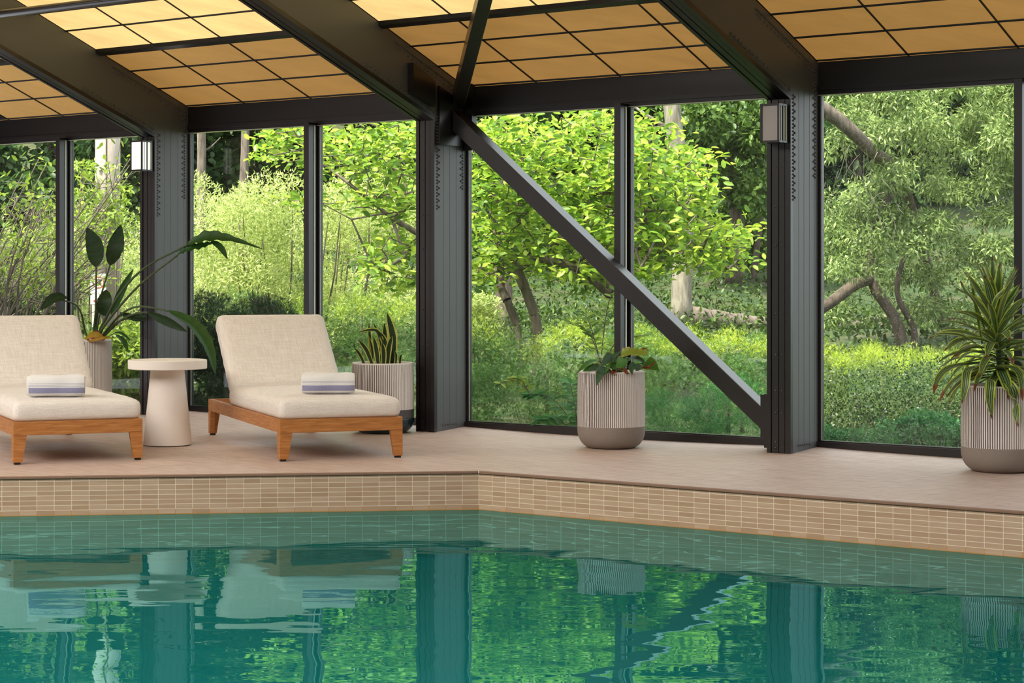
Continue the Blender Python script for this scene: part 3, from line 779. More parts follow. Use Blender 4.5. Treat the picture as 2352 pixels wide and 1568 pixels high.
B_, D_ = M['bop'], M['bopdark']; SP = stem_pts
leafpart(D_, SP([(835, 1190, 14.9), (845, 1090, 14.9), (862, 900, 14.86), (866, 520, 14.8)]), .0115, SP([(866, 520, 14.8), (855, 340, 14.8), (785, 165, 14.8)]), .067)
leafpart(D_, SP([(850, 1190, 14.9), (868, 1000, 14.9), (905, 800, 14.9), (992, 505, 14.95)]), .011, SP([(992, 505, 14.95), (1045, 330, 15.0), (1090, 138, 15.0)]), .063)
leafpart(D_, SP([(860, 1190, 14.9), (890, 980, 14.85), (905, 950, 14.8)]), .008, SP([(930, 958, 14.8), (945, 840, 14.74), (955, 725, 14.8)]), .058, fold=.35)
leafpart(D_, SP([(800, 1190, 14.9), (760, 1080, 14.9), (735, 950, 14.85), (680, 860, 14.8), (560, 820, 14.7)]), .010, SP([(600, 795, 14.7), (480, 815, 14.65), (360, 915, 14.6)]), .042, nrm=Vector((.2, -.9, .6)), fold=.5)
leafpart(B_, SP([(860, 1190, 14.9), (920, 1060, 14.9), (1060, 790, 14.45), (1300, 530, 14.2), (1700, 318, 14.0)]), .012, SP([(1690, 318, 14.0), (1880, 262, 13.95), (2100, 280, 13.9), (2380, 365, 13.9)]), .058, nrm=Vector((.05, -.75, .7)), fold=.45, prof=[(0, .3), (.15, .7), (.3, 1), (.5, .75), (.7, .4), (1, .02)], wav=.2)
leafpart(B_, None, 0, SP([(1900, 285, 13.95), (1985, 345, 13.92), (2050, 452, 13.9)]), .024, nrm=Vector((.3, -.9, .3)))
leafpart(B_, SP([(870, 1190, 14.9), (960, 1020, 14.6), (1250, 690, 14.2), (1600, 415, 14.05)]), .012, SP([(1600, 415, 14.05), (1700, 365, 14.0), (1840, 335, 13.98), (1930, 300, 13.95)]), .035, nrm=Vector((.1, -.7, .7)), fold=.5, wav=.35)
leafpart(B_, SP([(850, 1190, 14.9), (920, 1040, 14.9), (1010, 850, 14.9)]), .010, SP([(1000, 960, 14.9), (1100, 740, 14.85), (1203, 535, 14.8)]), .030, fold=.6)
leafpart(B_, SP([(880, 1190, 14.9), (930, 1130, 14.85), (1085, 950, 14.5), (1260, 876, 14.2), (1530, 920, 14.0)]), .011, SP([(1520, 915, 14.0), (1740, 1050, 13.85), (1870, 1240, 13.75), (1940, 1490, 13.65)]), .052, nrm=Vector((.55, -.75, .25)), fold=.4, wav=.1)
leafpart(D_, SP([(880, 1190, 14.9), (950, 1130, 14.85), (1100, 990, 14.5), (1250, 935, 14.25), (1400, 932, 14.1)]), .010, SP([(1330, 930, 14.15), (1500, 1000, 14.05), (1690, 1105, 14.0)]), .038, nrm=Vector((.2, -.8, -.4)), fold=.4)
leafpart(D_, SP([(880, 1190, 14.9), (960, 1090, 14.8), (1070, 960, 14.6)]), .009, SP([(1080, 935, 14.6), (1200, 965, 14.5), (1315, 1000, 14.45)]), .034, nrm=Vector((.1, -.8, -.5)), fold=.4)
leafpart(D_, SP([(880, 1190, 14.9), (960, 1120, 14.75), (1050, 1020, 14.6), (1200, 975, 14.5)]), .010, SP([(1180, 975, 14.5), (1250, 965, 14.4), (1330, 970, 14.35)]), .018, fold=.4)
leafpart(B_, SP([(900, 1190, 14.9), (960, 1160, 14.8)]), .007, SP([(960, 1160, 14.8), (1050, 1115, 14.7), (1120, 1140, 14.6), (1175, 1190, 14.55)]), .016, nrm=Vector((.1, -.6, .8)), fold=.4)
leafpart(B_, None, 0, SP([(1045, 1130, 14.7), (1110, 1190, 14.6), (1155, 1290, 14.55)]), .022, nrm=Vector((.4, -.8, .4)), fold=.3)
leafpart(M['yellowleaf'], None, 0, SP([(760, 1165, 14.75), (850, 1125, 14.7), (950, 1170, 14.68)]), .032, nrm=Vector((0, -.8, .6)), fold=-.2)
leafpart(M['yellowleaf'], None, 0, SP([(780, 1190, 14.72), (900, 1160, 14.66), (1010, 1150, 14.68)]), .018, nrm=Vector((0, -.7, .6)), fold=-.3)

# ---- snake plant
PS = Vector((-.861, 13.07, 0)); r = potted('potted_snake_plant', PS, 'yellow edged snake plant in a ribbed planter with dark glazed base behind the lounge')
planter(r, .208, .462, .158, teal=True)
def q5(x, y, Y=13.07): return at(450+x/3.62, 680+y/3.62, Y)-PS
SN = [((1625, 545), (1640, 350), (1592, 138), 30, 13.05), ((1530, 545), (1570, 390), (1568, 222), 22, 13.12), ((1500, 545), (1545, 400), (1478, 222), 20, 13.15),
      ((1470, 545), (1450, 380), (1438, 218), 13, 13.1), ((1590, 545), (1602, 440), (1630, 328), 20, 12.97), ((1475, 548), (1420, 450), (1352, 360), 17, 12.98),
      ((1410, 550), (1365, 490), (1318, 428), 12, 13.0), ((1520, 548), (1500, 440), (1478, 338), 19, 12.97), ((1560, 548), (1560, 470), (1548, 385), 18, 12.94),
      ((1660, 545), (1665, 500), (1655, 455), 9, 13.0), ((1695, 540), (1700, 515), (1712, 484), 9, 13.05), ((1600, 545), (1570, 380), (1510, 285), 22, 13.03), ((1450, 545), (1470, 470), (1440, 330), 12, 13.05)]
for a, b, c, w, Y in SN:
    m = MB(); rt = q5(a[0], a[1]+40, Y); blade(m, [rt, q5(*b, Y), q5(*c, Y-.02)], sw([(0, .7), (.3, .95), (.55, 1), (.8, .75), (.93, .38), (1, .02)], w*1.35/3.62/4505*13), Vector((.25*sin(a[0]), -1, 0)), .3, seg=16, wav=.06)
    m.build('leaf', M['snake'], r, smooth=True, fixn=False)
m = MB(); blade(m, [q5(1560, 560, 13.05), q5(1540, 380, 13.03), q5(1490, 285, 13.0), q5(1335, 300, 12.95)], sw(STRAP, .019), Vector((.1, -.8, .6)), .35, seg=18)
m.build('leaf', M['snake'], r, smooth=True, fixn=False)

# ---- anthurium in the centre planter
PC = Vector((.604, 11.93, 0)); r = potted('potted_anthurium', PC, 'low anthurium with browning glossy leaves in a pale ribbed planter below the diagonal brace')
planter(r, .207, .462)
def q9(x, y, Y=11.93): return at(1280+x/9.046, 770+y/9.046, Y)-PC
A_, AD, AY, BR = M['anth'], M['anthd'], M['anthy'], M['brown']
def al(mat, pts, w, nrm=VW, fold=.18, Y=11.93, stem=None, prof=HEART, curl=0, wav=.08):
    m = MB(); P3 = [q9(p[0], p[1], p[2] if len(p) > 2 else Y) for p in pts]
    rt = q9(*(stem or (1180, 830)), 11.93)
    m.tube(smooth_path([rt, (rt+P3[0])/2+Vector((0, 0, .015)), P3[0]], 8), .0028, 5, mi=1)
    blade(m, P3, sw(prof, w), nrm, fold, seg=14, curl=curl, wav=wav); m.build('leaf', [mat, M['stem']], r, smooth=True, fixn=False)
al(A_, [(840, 520, 11.9), (620, 600, 11.8), (380, 810, 11.72)], .026, Vector((-.3, -.7, .7)), .3)
al(A_, [(860, 640, 11.86), (700, 690, 11.8), (520, 750, 11.75)], .030, Vector((-.1, -.8, .5)), .1)
al(AD, [(880, 640, 11.8), (760, 680, 11.78), (640, 725, 11.76)], .022, Vector((0, -.8, .5)), .2)
al(AD, [(1180, 430, 11.84), (1050, 510, 11.8), (900, 650, 11.72)], .040, Vector((-.2, -.9, .3)), .15)
al(AD, [(1140, 450, 11.82), (1240, 390, 11.8), (1330, 310, 11.8)], .013, Vector((-.2, -.9, .3)), .3)
al(AY, [(1330, 400, 11.8), (1480, 350, 11.78), (1680, 370, 11.78), (1890, 350, 11.78)], .034, Vector((.1, -.75, .7)), .3, prof=[(0, .5), (.1, 1), (.35, .95), (.6, .7), (.8, .75), (.95, .5), (1, .05)], wav=.2)
al(BR, [(1540, 310, 11.84), (1700, 330, 11.85), (1830, 275, 11.86), (1900, 360, 11.86)], .012, Vector((.1, -.5, .9)), .5, wav=.3)
al(A_, [(1230, 560, 11.8), (1330, 560, 11.78), (1460, 590, 11.77)], .040, Vector((0, -.95, .3)), .1, prof=[(0, .5), (.1, .9), (.4, 1), (.7, .9), (.92, .5), (1, .05)])
al(AD, [(1480, 480, 11.85), (1620, 480, 11.8), (1780, 560, 11.78), (1760, 640, 11.78)], .028, Vector((.2, -.6, .8)), .3)
al(A_, [(1830, 560, 11.9), (1960, 620, 11.88), (2120, 735, 11.86)], .048, Vector((.2, -.9, .35)), .12)
al(BR, [(1750, 690, 11.82), (1900, 670, 11.8), (2060, 525, 11.82)], .014, Vector((.1, -.6, .8)), .5, wav=.25)
al(AD, [(1010, 700, 11.74), (900, 800, 11.68), (800, 1070, 11.66)], .036, Vector((-.2, -.95, .15)), .2)
al(A_, [(1080, 620, 11.76), (1050, 690, 11.72), (1000, 780, 11.70)], .018, Vector((-.5, -.8, .15)), .3)
al(BR, [(800, 780, 11.70), (840, 775, 11.69), (900, 770, 11.69)], .010, fold=.4)
al(BR, [(1060, 720, 11.74), (1150, 790, 11.71), (1290, 700, 11.74)], .013, Vector((0, -.6, .8)), .4)
al(BR, [(1400, 700, 11.76), (1440, 770, 11.72), (1500, 790, 11.72)], .013, fold=.3)
al(AD, [(1620, 590, 11.76), (1540, 690, 11.73), (1560, 820, 11.71)], .024, Vector((.1, -.9, .3)), .35)
al(AD, [(1720, 610, 11.8), (1680, 690, 11.78), (1620, 740, 11.76)], .018, fold=.3)
al(A_, [(1130, 560, 11.85), (1180, 640, 11.83), (1250, 720, 11.83)], .030, fold=.1)
al(AY, [(900, 560, 11.95), (840, 600, 11.93), (740, 600, 11.9)], .016, fold=.1)
al(A_, [(1450, 440, 11.95), (1420, 520, 11.9), (1440, 620, 11.88)], .028, fold=.1)
al(AY, [(1330, 640, 11.82), (1360, 720, 11.8), (1390, 770, 11.8)], .013, fold=.2)

# ---- dracaena at the right
PR = Vector((2.615, 10.50, 0)); r = potted('potted_dracaena', PR, 'bushy striped dracaena with brown leaf tips in a pale ribbed planter at the right edge')
planter(r, .208, .458)
m = MB(); m.tube([(0, 0, .40), (-.01, 0, .62), (.0, .01, .80)], [.016, .014, .010], 8); m.tube([(.03, .03, .40), (.04, .02, .60), (.05, .02, .7)], [.013, .012, .009], 8)
m.build('cane', M['stem'], r)
def clear(pts):                                      # keep drooping leaves outside the planter wall
    out = []
    for p in pts:
        p = Vector(p); r_ = sqrt(p.x**2+p.y**2)
        if p.z < .475 and r_ < .235 and r_ > .09: p.x *= .235/r_; p.y *= .235/r_
        out.append(p)
    return out
rs = random.Random(11); nL_ = 96
for i in range(nL_):
    q = i/(nL_-1)                                     # 0 bottom .. 1 top
    az = i*2.39996+rs.uniform(-.2, .2); el = -0.10+1.52*q**1.25+rs.uniform(-.15, .15); el = min(el, 1.40)
    z0 = .50+.36*q; L_ = (.34+.05*q-.10*q*q)*rs.uniform(.8, 1.12); w = rs.uniform(.020, .029)*(1.12-.25*q)
    p = Vector((-.02+.01*cos(az), .01*sin(az), z0)); d = Vector((cos(az)*cos(el), sin(az)*cos(el), sin(el))); pts = [p]
    dr = rs.uniform(.75, 1.5)*(1.05-q*.85)*.30
    for k in range(4):
        d = (d+Vector((0, 0, -dr*(.4+.40*k)))).normalized(); p = p+d*(L_/4); pts.append(p.copy())
    rr = rs.random(); mt = M['dracl'] if (q > .62 and rr < .6) else (M['dracb'] if rr < .3 else M['drac'])
    m = MB(); side = Vector((-sin(az), cos(az), 0)); nn = side.cross(d); nn = nn if nn.z > 0 else -nn
    up = Vector((0, 0, 1))+Vector((cos(az), sin(az), 0))*-.8*q
    blade(m, clear(pts), sw(STRAP, w), up+side*rs.uniform(-.5, .5), .32, seg=12, wav=.07)
    m.build('leaf', mt, r, smooth=True, fixn=False)
def q7(x, y, Y): return at(2120+x/4.126, 600+y/4.126, Y)-PR
for pts, w, mt in (([(560, 780, 10.5), (480, 330, 10.45), (440, 180, 10.4), (385, 65, 10.35)], .014, 'dracl'), ([(600, 700, 10.5), (500, 420, 10.42), (395, 280, 10.38), (350, 180, 10.36)], .017, 'dracb'),
                   ([(610, 720, 10.5), (680, 400, 10.42), (760, 290, 10.4), (855, 210, 10.38)], .016, 'dracl'), ([(600, 1120, 10.42), (640, 1150, 10.24), (630, 1300, 10.22), (655, 1500, 10.22)], .026, 'drac'),
                   ([(500, 1000, 10.45), (420, 1040, 10.25), (400, 1180, 10.2), (368, 1350, 10.2)], .024, 'drac'), ([(560, 960, 10.5), (280, 1000, 10.3), (150, 1100, 10.25), (97, 1260, 10.2)], .021, 'dracb'),
                   ([(580, 850, 10.5), (400, 720, 10.4), (250, 690, 10.35), (105, 690, 10.3)], .018, 'dracl'), ([(640, 1000, 10.45), (850, 1010, 10.3), (930, 1120, 10.25), (945, 1330, 10.22)], .022, 'dracb')):
    m = MB(); blade(m, clear([q7(*p) for p in pts]), sw(STRAP, w), Vector((0, -.6, .8)), .3, seg=14, wav=.05); m.build('leaf', M[mt], r, smooth=True, fixn=False)

# ================================================================ GARDEN AND WOODS OUTSIDE
R = np.random.default_rng(7)
def groundz(x, y):
    t = np.clip((y-19)/6, 0, 1); a = -.12+.42*t*t*(3-2*t)
    b = np.clip(y-30, 0, None)*.16+np.clip(y-54, 0, None)*.50
    return a+b+.06*np.sin(x*.9)*np.sin(y*.7)
NX, NY = 70, 80; xs = np.linspace(-26, 26, NX); ys = 13.2+(np.linspace(0, 1, NY)**1.5)*72
# ground starts just outside the glass (follow the window line)
gv = []; 
for j, y in enumerate(ys):
    for x in xs:
        y0 = C0.y+(CD+.10)*N.y+((x-(C0.x+(CD+.1)*N.x))/U.x)*U.y
        yy = max(y, 0)+(y0-13.2)*max(0, 1-(y-13.2)/16)
        gv.append((x, yy, float(groundz(x, yy)) if yy > y0+.5 else -.12))
gf = [(j*NX+i, j*NX+i+1, (j+1)*NX+i+1, (j+1)*NX+i) for j in range(NY-1) for i in range(NX-1)]
def mk_ground():
    t = NT('woodland_ground'); a = t.noise(t.coord(), 1.2, 6, .7); b = t.noise(t.coord(), 14, 4, .7)
    c = t.ramp((a, 0), [(.35, (.020, .038, .010)), (.48, (.035, .06, .014)), (.56, (.085, .06, .032)), (.7, (.13, .095, .055))])
    t.bsdf(t.mix((b, 0), c, (.04, .08, .02, 1)), 1.0, Normal=t.bump((b, 0), 1.0, .05)); return t.mat
me = bpy.data.meshes.new('garden_ground'); me.from_pydata(gv, [], gf); me.materials.append(mk_ground())
me.polygons.foreach_set('use_smooth', [True]*len(me.polygons)); go = link(bpy.data.objects.new('garden_ground', me))
tag(go, 'woodland ground sloping up beyond the windows', kind='structure')

def unit(v): return v/np.maximum(1e-9, np.linalg.norm(v, axis=-1, keepdims=True))
def leaf_mesh(name, cen, dirs, nrm, ln, wd, mat, parent=None, kind='oval', fold=.25):
    """one mesh of many single leaves; cen is the leaf base"""
    n = len(cen); dirs = unit(dirs); side = unit(np.cross(dirs, nrm)); up = np.cross(side, dirs)
    ln = np.broadcast_to(np.asarray(ln, float), (n,))[:, None]; wd = np.broadcast_to(np.asarray(wd, float), (n,))[:, None]
    if kind == 'oval':
        pat = [(0, 0, 0), (.20, .78, .7), (.46, 1, 1), (.76, .72, .7), (1, 0, -.5), (.76, -.72, .7), (.46, -1, 1), (.20, -.78, .7)]
        faces = [(0, 1, 2, 3, 4), (0, 4, 5, 6, 7)]
    elif kind == 'blade':
        pat = [(0, 0, 0), (.45, 1, 0), (1, 0, -.4), (.45, -1, 0)]; faces = [(0, 1, 2, 3)]
    else:                                            # spray: a fork of three slim blades (needle twigs)
        pat = [(0, -.10, 0), (0, .10, 0), (1, 0, -.3), (.15, .12, 0), (.30, .12, 0), (.72, 1, .1), (.15, -.12, 0), (.30, -.12, 0), (.72, -1, .1)]
        faces = [(0, 1, 2), (3, 4, 5), (6, 8, 7)]
    V = np.concatenate([(cen+dirs*ln*a+side*wd*b*.5+up*wd*c*fold*.5)[:, None, :] for a, b, c in pat], 1).reshape(-1, 3)
    k = len(pat); base = (np.arange(n)*k)[:, None]
    me = bpy.data.meshes.new(name); me.vertices.add(len(V)); me.vertices.foreach_set('co', V.astype(np.float32).ravel())
    fl = len(faces[0]); idx = np.concatenate([(base+np.array(f)[None, :])[:, None, :] for f in faces], 1).reshape(-1)
    me.loops.add(len(idx)); me.loops.foreach_set('vertex_index', idx.astype(np.int32))
    nf = n*len(faces); me.polygons.add(nf)
    me.polygons.foreach_set('loop_start', (np.arange(nf)*fl).astype(np.int32)); me.polygons.foreach_set('loop_total', np.full(nf, fl, np.int32))
    me.materials.append(mat); me.update(calc_edges=True)
    return link(bpy.data.objects.new(name, me), parent)
def blob_points(blobs, n, shell=.45):
    """points near the surface of many ellipsoids, with outward directions"""
    blobs = np.array(blobs, float); vol = (blobs[:, 3]*blobs[:, 5])**1.0; pick = R.choice(len(blobs), n, p=vol/vol.sum())
    d = unit(R.normal(size=(n, 3))); r = 1-shell*R.random(n)**1.6
    c = blobs[pick]; return c[:, :3]+d*c[:, 3:6]*r[:, None], d
def foliage(name, blobs, n, ln, wd, mat, parent=None, kind='oval', droop=.2, upn=.8, shell=.45, outw=.6, jit=.8):
    p, d = blob_points(blobs, n, shell); dr = unit(d*outw+R.normal(size=(n, 3))*jit+np.array([0, 0, -droop]))
    nm = unit(np.array([0, 0, upn])+d*.5+R.normal(size=(n, 3))*.45)
    return leaf_mesh(name, p, dr, nm, ln*R.uniform(.7, 1.25, n), wd*R.uniform(.7, 1.2, n), mat, parent, kind)
def px_blobs(n, x0, x1, y0, y1, Y0, Y1, r0, r1, fn=None, flat=.7):
    """clumps spread over the part of the garden seen between those bearings"""
    out = []
    while len(out) < n:
        x, y, Y = R.uniform(x0, x1), R.uniform(y0, y1), R.uniform(Y0, Y1)
        if fn and not fn(x, y): continue
        p = at(x, y, Y); r = R.uniform(r0, r1); out.append((p.x, p.y, p.z, r, r, r*flat))
    return out

# leaf colours (natural spread between leaves)
M['l_forest'] = mk_leaf('forest_leaf', [(.15, (.022, .052, .016)), (.5, (.045, .095, .024)), (.85, (.09, .17, .035))], .35, scale=.6)
M['l_forest2'] = mk_leaf('forest_leaf_mid', [(.15, (.03, .07, .014)), (.5, (.075, .145, .026)), (.88, (.17, .26, .045))], .4, scale=.6)
M['l_under'] = mk_leaf('undergrowth_leaf', [(.15, (.015, .035, .008)), (.5, (.045, .085, .014)), (.9, (.13, .20, .03))], .35, scale=.5)
M['l_mag'] = mk_leaf('magnolia_leaf', [(.12, (.05, .14, .02)), (.4, (.22, .38, .035)), (.7, (.44, .57, .06)), (.95, (.64, .70, .16))], .5, scale=1.0, gloss=.05)
M['l_bright'] = mk_leaf('yellow_green_leaf', [(.15, (.24, .34, .08)), (.5, (.50, .57, .17)), (.85, (.72, .76, .36))], .5, scale=.8, gloss=.03)
M['l_yew'] = mk_leaf('yew_needles', [(.15, (.030, .085, .018)), (.5, (.06, .15, .026)), (.85, (.14, .26, .035))], .3, scale=1.4, gloss=.03)
M['l_yewtip'] = mk_leaf('yew_lit_tips', [(.15, (.15, .28, .02)), (.5, (.38, .50, .035)), (.9, (.62, .68, .08))], .4, scale=1.4, gloss=.03)  # yellow leaf colour imitates light falling on the hedge tops
M['l_willow'] = mk_leaf('grey_green_leaf', [(.12, (.04, .08, .02)), (.45, (.19, .28, .075)), (.85, (.50, .60, .22))], .4, scale=.9, gloss=.06)
M['l_olive'] = mk_leaf('olive_leaf', [(.15, (.04, .075, .012)), (.5, (.10, .16, .022)), (.85, (.22, .30, .04))], .3, scale=1.4, gloss=.03)
M['l_box'] = mk_leaf('boxwood_leaf', [(.15, (.015, .035, .008)), (.5, (.04, .075, .014)), (.85, (.09, .15, .025))], .25, scale=1.4, gloss=.04)
M['l_emer'] = mk_leaf('emerald_leaf', [(.15, (.035, .14, .035)), (.5, (.07, .25, .065)), (.85, (.14, .36, .10))], .35, scale=1.5, gloss=.04)
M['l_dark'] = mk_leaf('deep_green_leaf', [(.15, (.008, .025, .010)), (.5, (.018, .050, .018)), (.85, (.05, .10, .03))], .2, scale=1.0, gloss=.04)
M['l_shrub'] = mk_leaf('shrub_leaf', [(.15, (.10, .18, .025)), (.5, (.26, .38, .04)), (.85, (.44, .54, .07))], .45, scale=1.0, gloss=.04)
M['bark'] = mk_bark('grey_bark', (.075, .055, .042, 1), (.23, .18, .145, 1)); M['barkd'] = mk_bark('dark_bark', (.045, .032, .024, 1), (.15, .11, .085, 1))
M['barkl'] = mk_bark('pale_bark', (.13, .11, .085, 1), (.32, .28, .22, 1)); M['pole'] = mk_bark('weathered_pole', (.36, .29, .25, 1), (.52, .44, .39, 1), 5)

def trunk(px, Y, yb, yt, w, mat, label, lean=0, group=None, name='tree_trunk', cat='tree', wob=.05):
    b = at(px, yb, Y); t = at(px+lean, yt, Y+.3); h = (t-b).length
    gz = float(groundz(b.x, b.y)); b.z = min(b.z, gz+.02)
    root = empty(name, tuple(b)); n_ = 9; pts = []; rad = []
    for i in range(n_):
        q = i/(n_-1); p = b.lerp(t, q)-b; p += Vector((sin(q*5+px)*wob, 0, 0))*sin(q*pi); pts.append(p); rad.append(w/2*Y/F_PX*(1.0-.25*q+.35*max(0, .12-q)/.12))
    m = MB(); m.tube(pts, rad, 14); m.build('trunk', mat, root, smooth=True)
    m = MB(); rs = random.Random(int(px))
    for i in range(5 if w > 30 else 2):
        q = rs.uniform(.62, 1); p = pts[min(n_-1, int(q*n_))]; s_ = rs.choice((-1, 1)); L_ = rs.uniform(.5, 1.3)*(1 if w > 30 else .4)
        m.tube([p, p+Vector((s_*L_*.4, rs.uniform(-.2, .2), L_*.25)), p+Vector((s_*L_*.9, rs.uniform(-.3, .3), L_*.6))], [w*.13*Y/F_PX, w*.09*Y/F_PX, .008], 6)
    m.build('branches', mat, root, smooth=True)
    tag(root, label, cat, group); return root, t
TG = 'tree trunks in the woods'
trunk(1570, 27, 770, 150, 50, M['barkl'], 'thick pale trunk standing behind the fallen log and the middle of the magnolia', -30, TG, wob=.10)
trunk(1150, 26, 765, 500, 44, M['barkd'], 'thick dark trunk low behind the magnolia beside the middle column', 2, TG)
trunk(480, 32, 800, 200, 25, M['bark'], 'slim leaning trunk in the woods right of the left column', -22, TG)
trunk(556, 34, 800, 200, 24, M['bark'], 'slim straight trunk above the yellow green thicket left of the mullion', 6, TG)
trunk(1643, 36, 730, 560, 15, M['bark'], 'thin trunk between the pale trunk and the unlit lamp column', 3, TG)
trunk(1737, 34, 740, 450, 17, M['barkd'], 'thin grey trunk just left of the unlit lamp column', 8, TG)
trunk(1398, 33, 760, 560, 22, M['barkd'], 'mid sized dark trunk behind the mullion under the diagonal brace', 4, TG)
trunk(2260, 36, 760, 520, 14, M['barkd'], 'thin dark trunk behind the dracaena', 3, TG)

# forest masses far behind
def tree_mass(label, bl, n, mat, ln=.20, wd=.11, kind='oval', group='leafy trees filling the woods', trunkpx=None, name='forest_tree', droop=.25, shell=.6):
    bl = np.array(bl); c = bl[:, :3].mean(0); root = empty(name, (c[0], c[1], float(groundz(c[0], c[1]))))
    off = np.array([c[0], c[1], root.location.z]); bl = bl.copy(); bl[:, :3] -= off
    foliage('crown', bl, n, ln, wd, mat, root, kind, droop=droop, shell=shell)
    m = MB(); top = bl[:, 2].max()*.75
    m.tube(smooth_path([(0, 0, -.1), (.1, 0, top*.35), (-.05, .05, top*.7), (.0, 0, top)], 10), np.linspace(.16, .05, 11), 10); m.build('trunk', M['barkd'], root, smooth=True)
    tag(root, label, 'tree', group); return root
def cols(x0, x1, y0, y1, Y, dY, n, r, flat=.75, fn=None): return px_blobs(n, x0, x1, y0, y1, Y-dY, Y+dY, r*.6, r*1.3, fn, flat)
# far wall of woods, eight trees side by side
far = [(-120, 330, 'dark evergreen tree behind the utility pole'), (330, 640, 'dark tree in the woods above the yellow green thicket, right of the left column'), (620, 980, 'dark tree deep in the woods behind the mullion left of the middle column'),
       (960, 1290, 'dark tree deep in the woods behind the left half of the magnolia'), (1280, 1560, 'dark tree deep in the woods behind the mullion of the braced bay'), (1520, 1820, 'dark green tree in the woods just left of the unlit lamp'),
       (1800, 2120, 'dark tree deep in the woods just right of the unlit lamp column'), (2080, 2480, 'dark tree deep in the woods behind the dracaena')]
for i, (a, b, lab) in enumerate(far):
    Y = 44+3*(i % 3)
    tree_mass(lab, cols(a, b, -420, 720, Y, 3, 100, .85), 24000, M['l_forest'] if i not in (5,) else M['l_forest2'], .24, .13)
# middle layer, lighter understorey
tree_mass('mid green understorey tree behind the pale trunk, above the fallen log', cols(1440, 1800, 380, 700, 37, 2, 34, .50), 9000, M['l_forest2'], .15, .08)
tree_mass('mid green leafy tree filling the top corner between magnolia and unlit lamp', cols(1560, 1800, 215, 480, 34, 2, 26, .45), 9000, M['l_forest2'], .13, .07)
tree_mass('mid green understorey behind the magnolia trunks', cols(1070, 1480, 480, 720, 36, 2, 38, .45), 9000, M['l_forest2'], .14, .075)
tree_mass('dark leafy tree left of the utility pole at the top left corner', cols(-80, 60, 320, 520, 24, 1, 10, .35), 3500, M['l_forest'], .12, .07)
# undergrowth on the slope (nobody could count it)
n = 52000; gx = R.uniform(-7.8, 9, n); gy = R.uniform(19, 44, n); gz = groundz(gx, gy)
cl = R.random(n); P = np.stack([gx, gy, gz+R.random(n)**2*.30], 1); D = R.normal(size=(n, 3)); D[:, 2] = abs(D[:, 2])
o = leaf_mesh('undergrowth', P, D, unit(R.normal(size=(n, 3))*.5+[0, 0, 1]), R.uniform(.05, .11, n), R.uniform(.022, .05, n), M['l_under'], None, 'oval')
tag(o, 'low green undergrowth on the woodland floor', 'undergrowth', kind='stuff')

# fallen log
lg = empty('fallen_log', tuple(at(1700, 742, 27.5)))
def Ll(x, y, Y): return at(x, y, Y)-lg.location
m = MB(); pp = smooth_path([Ll(1585, 728, 27), Ll(1700, 742, 27.4), Ll(1820, 752, 27.8), Ll(1960, 748, 28.2), Ll(2100, 756, 28.5)], 24)
m.tube(pp, [.155-.004*i+.010*sin(i*2.3) for i in range(25)], 14); m.build('log', M['bark'], lg, smooth=True)
m = MB(); m.tube([Ll(1960, 745, 28.2), Ll(2040, 725, 28.1), Ll(2120, 700, 28)], [.05, .04, .02], 7); m.build('branch_stub', M['bark'], lg, smooth=True)
tag(lg, 'fallen grey log lying on the ground behind the hedge and the lamp column', 'log')
lg = empty('fallen_log', tuple(at(1990, 792, 25.5))); m = MB(); m.tube(smooth_path([Ll(1880, 778, 25.5), Ll(1990, 792, 25.6), Ll(2080, 797, 25.6)], 10), [.06-.003*i for i in range(11)], 10); m.build('log', M['bark'], lg, smooth=True)
tag(lg, 'thinner fallen log just over the hedge right of the lamp column', 'log')

# ---------------- magnolia in front of the braced bay
mg = empty('magnolia_tree', tuple(at(1185, 800, 18.6))); mo = mg.location
def Pm(x, y, Y): return np.array(at(x, y, Y)-mo)
mag_region = [  # (x, y, rx, ry) canopy patches seen from the pool
    (760, 330, 90, 60), (880, 400, 90, 110), (640, 335, 60, 30), (905, 600, 60, 70), (900, 300, 60, 40), (700, 470, 50, 20),
    (1120, 330, 60, 60), (1230, 330, 120, 70), (1380, 330, 110, 80), (1500, 370, 110, 80), (1560, 430, 70, 70), (1130, 470, 80, 90),
    (1270, 470, 120, 80), (1400, 480, 110, 90), (1520, 520, 100, 60), (1620, 540, 70, 40), (1690, 560, 60, 45), (1130, 600, 60, 50), (1240, 600, 90, 40),
    (1360, 620, 80, 50), (1480, 590, 80, 40), (1640, 600, 70, 40), (1180, 540, 60, 50), (1600, 380, 45, 30)]
ww = np.array([a*b for _, _, a, b in mag_region], float); ww /= ww.sum()
NT_ = 620; twig = []
pick = R.choice(len(mag_region), NT_, p=ww)
for i in pick:
    x, y, rx, ry = mag_region[i]; a = R.uniform(0, 2*pi); q = sqrt(R.random())
    twig.append(Pm(x+rx*q*cos(a), y+ry*q*sin(a), R.uniform(17.4, 20.2)))
twig = np.array(twig)
sk = [Pm(1185, 800, 18.6)]; par = [-1]; srad = []
def add_branch(pts):
    j = pts[0]
    for p in pts[1:]: sk.append(p); par.append(j); j = len(sk)-1
    return j
sk[0] = Pm(1200, 880, 18.6)
a1 = add_branch([0, Pm(1192, 800, 18.6), Pm(1187, 745, 18.6), Pm(1165, 690, 18.6), Pm(1150, 660, 18.7), Pm(1150, 600, 18.8), Pm(1130, 500, 18.9), Pm(1160, 400, 19), Pm(1240, 330, 19)])
a2 = add_branch([0, Pm(1236, 850, 18.5), Pm(1236, 800, 18.5), Pm(1235, 765, 18.5), Pm(1228, 720, 18.5), Pm(1205, 660, 18.5), Pm(1185, 615, 18.5), Pm(1230, 590, 18.4), Pm(1290, 605, 18.3), Pm(1345, 625, 18.2), Pm(1400, 680, 18.1)])
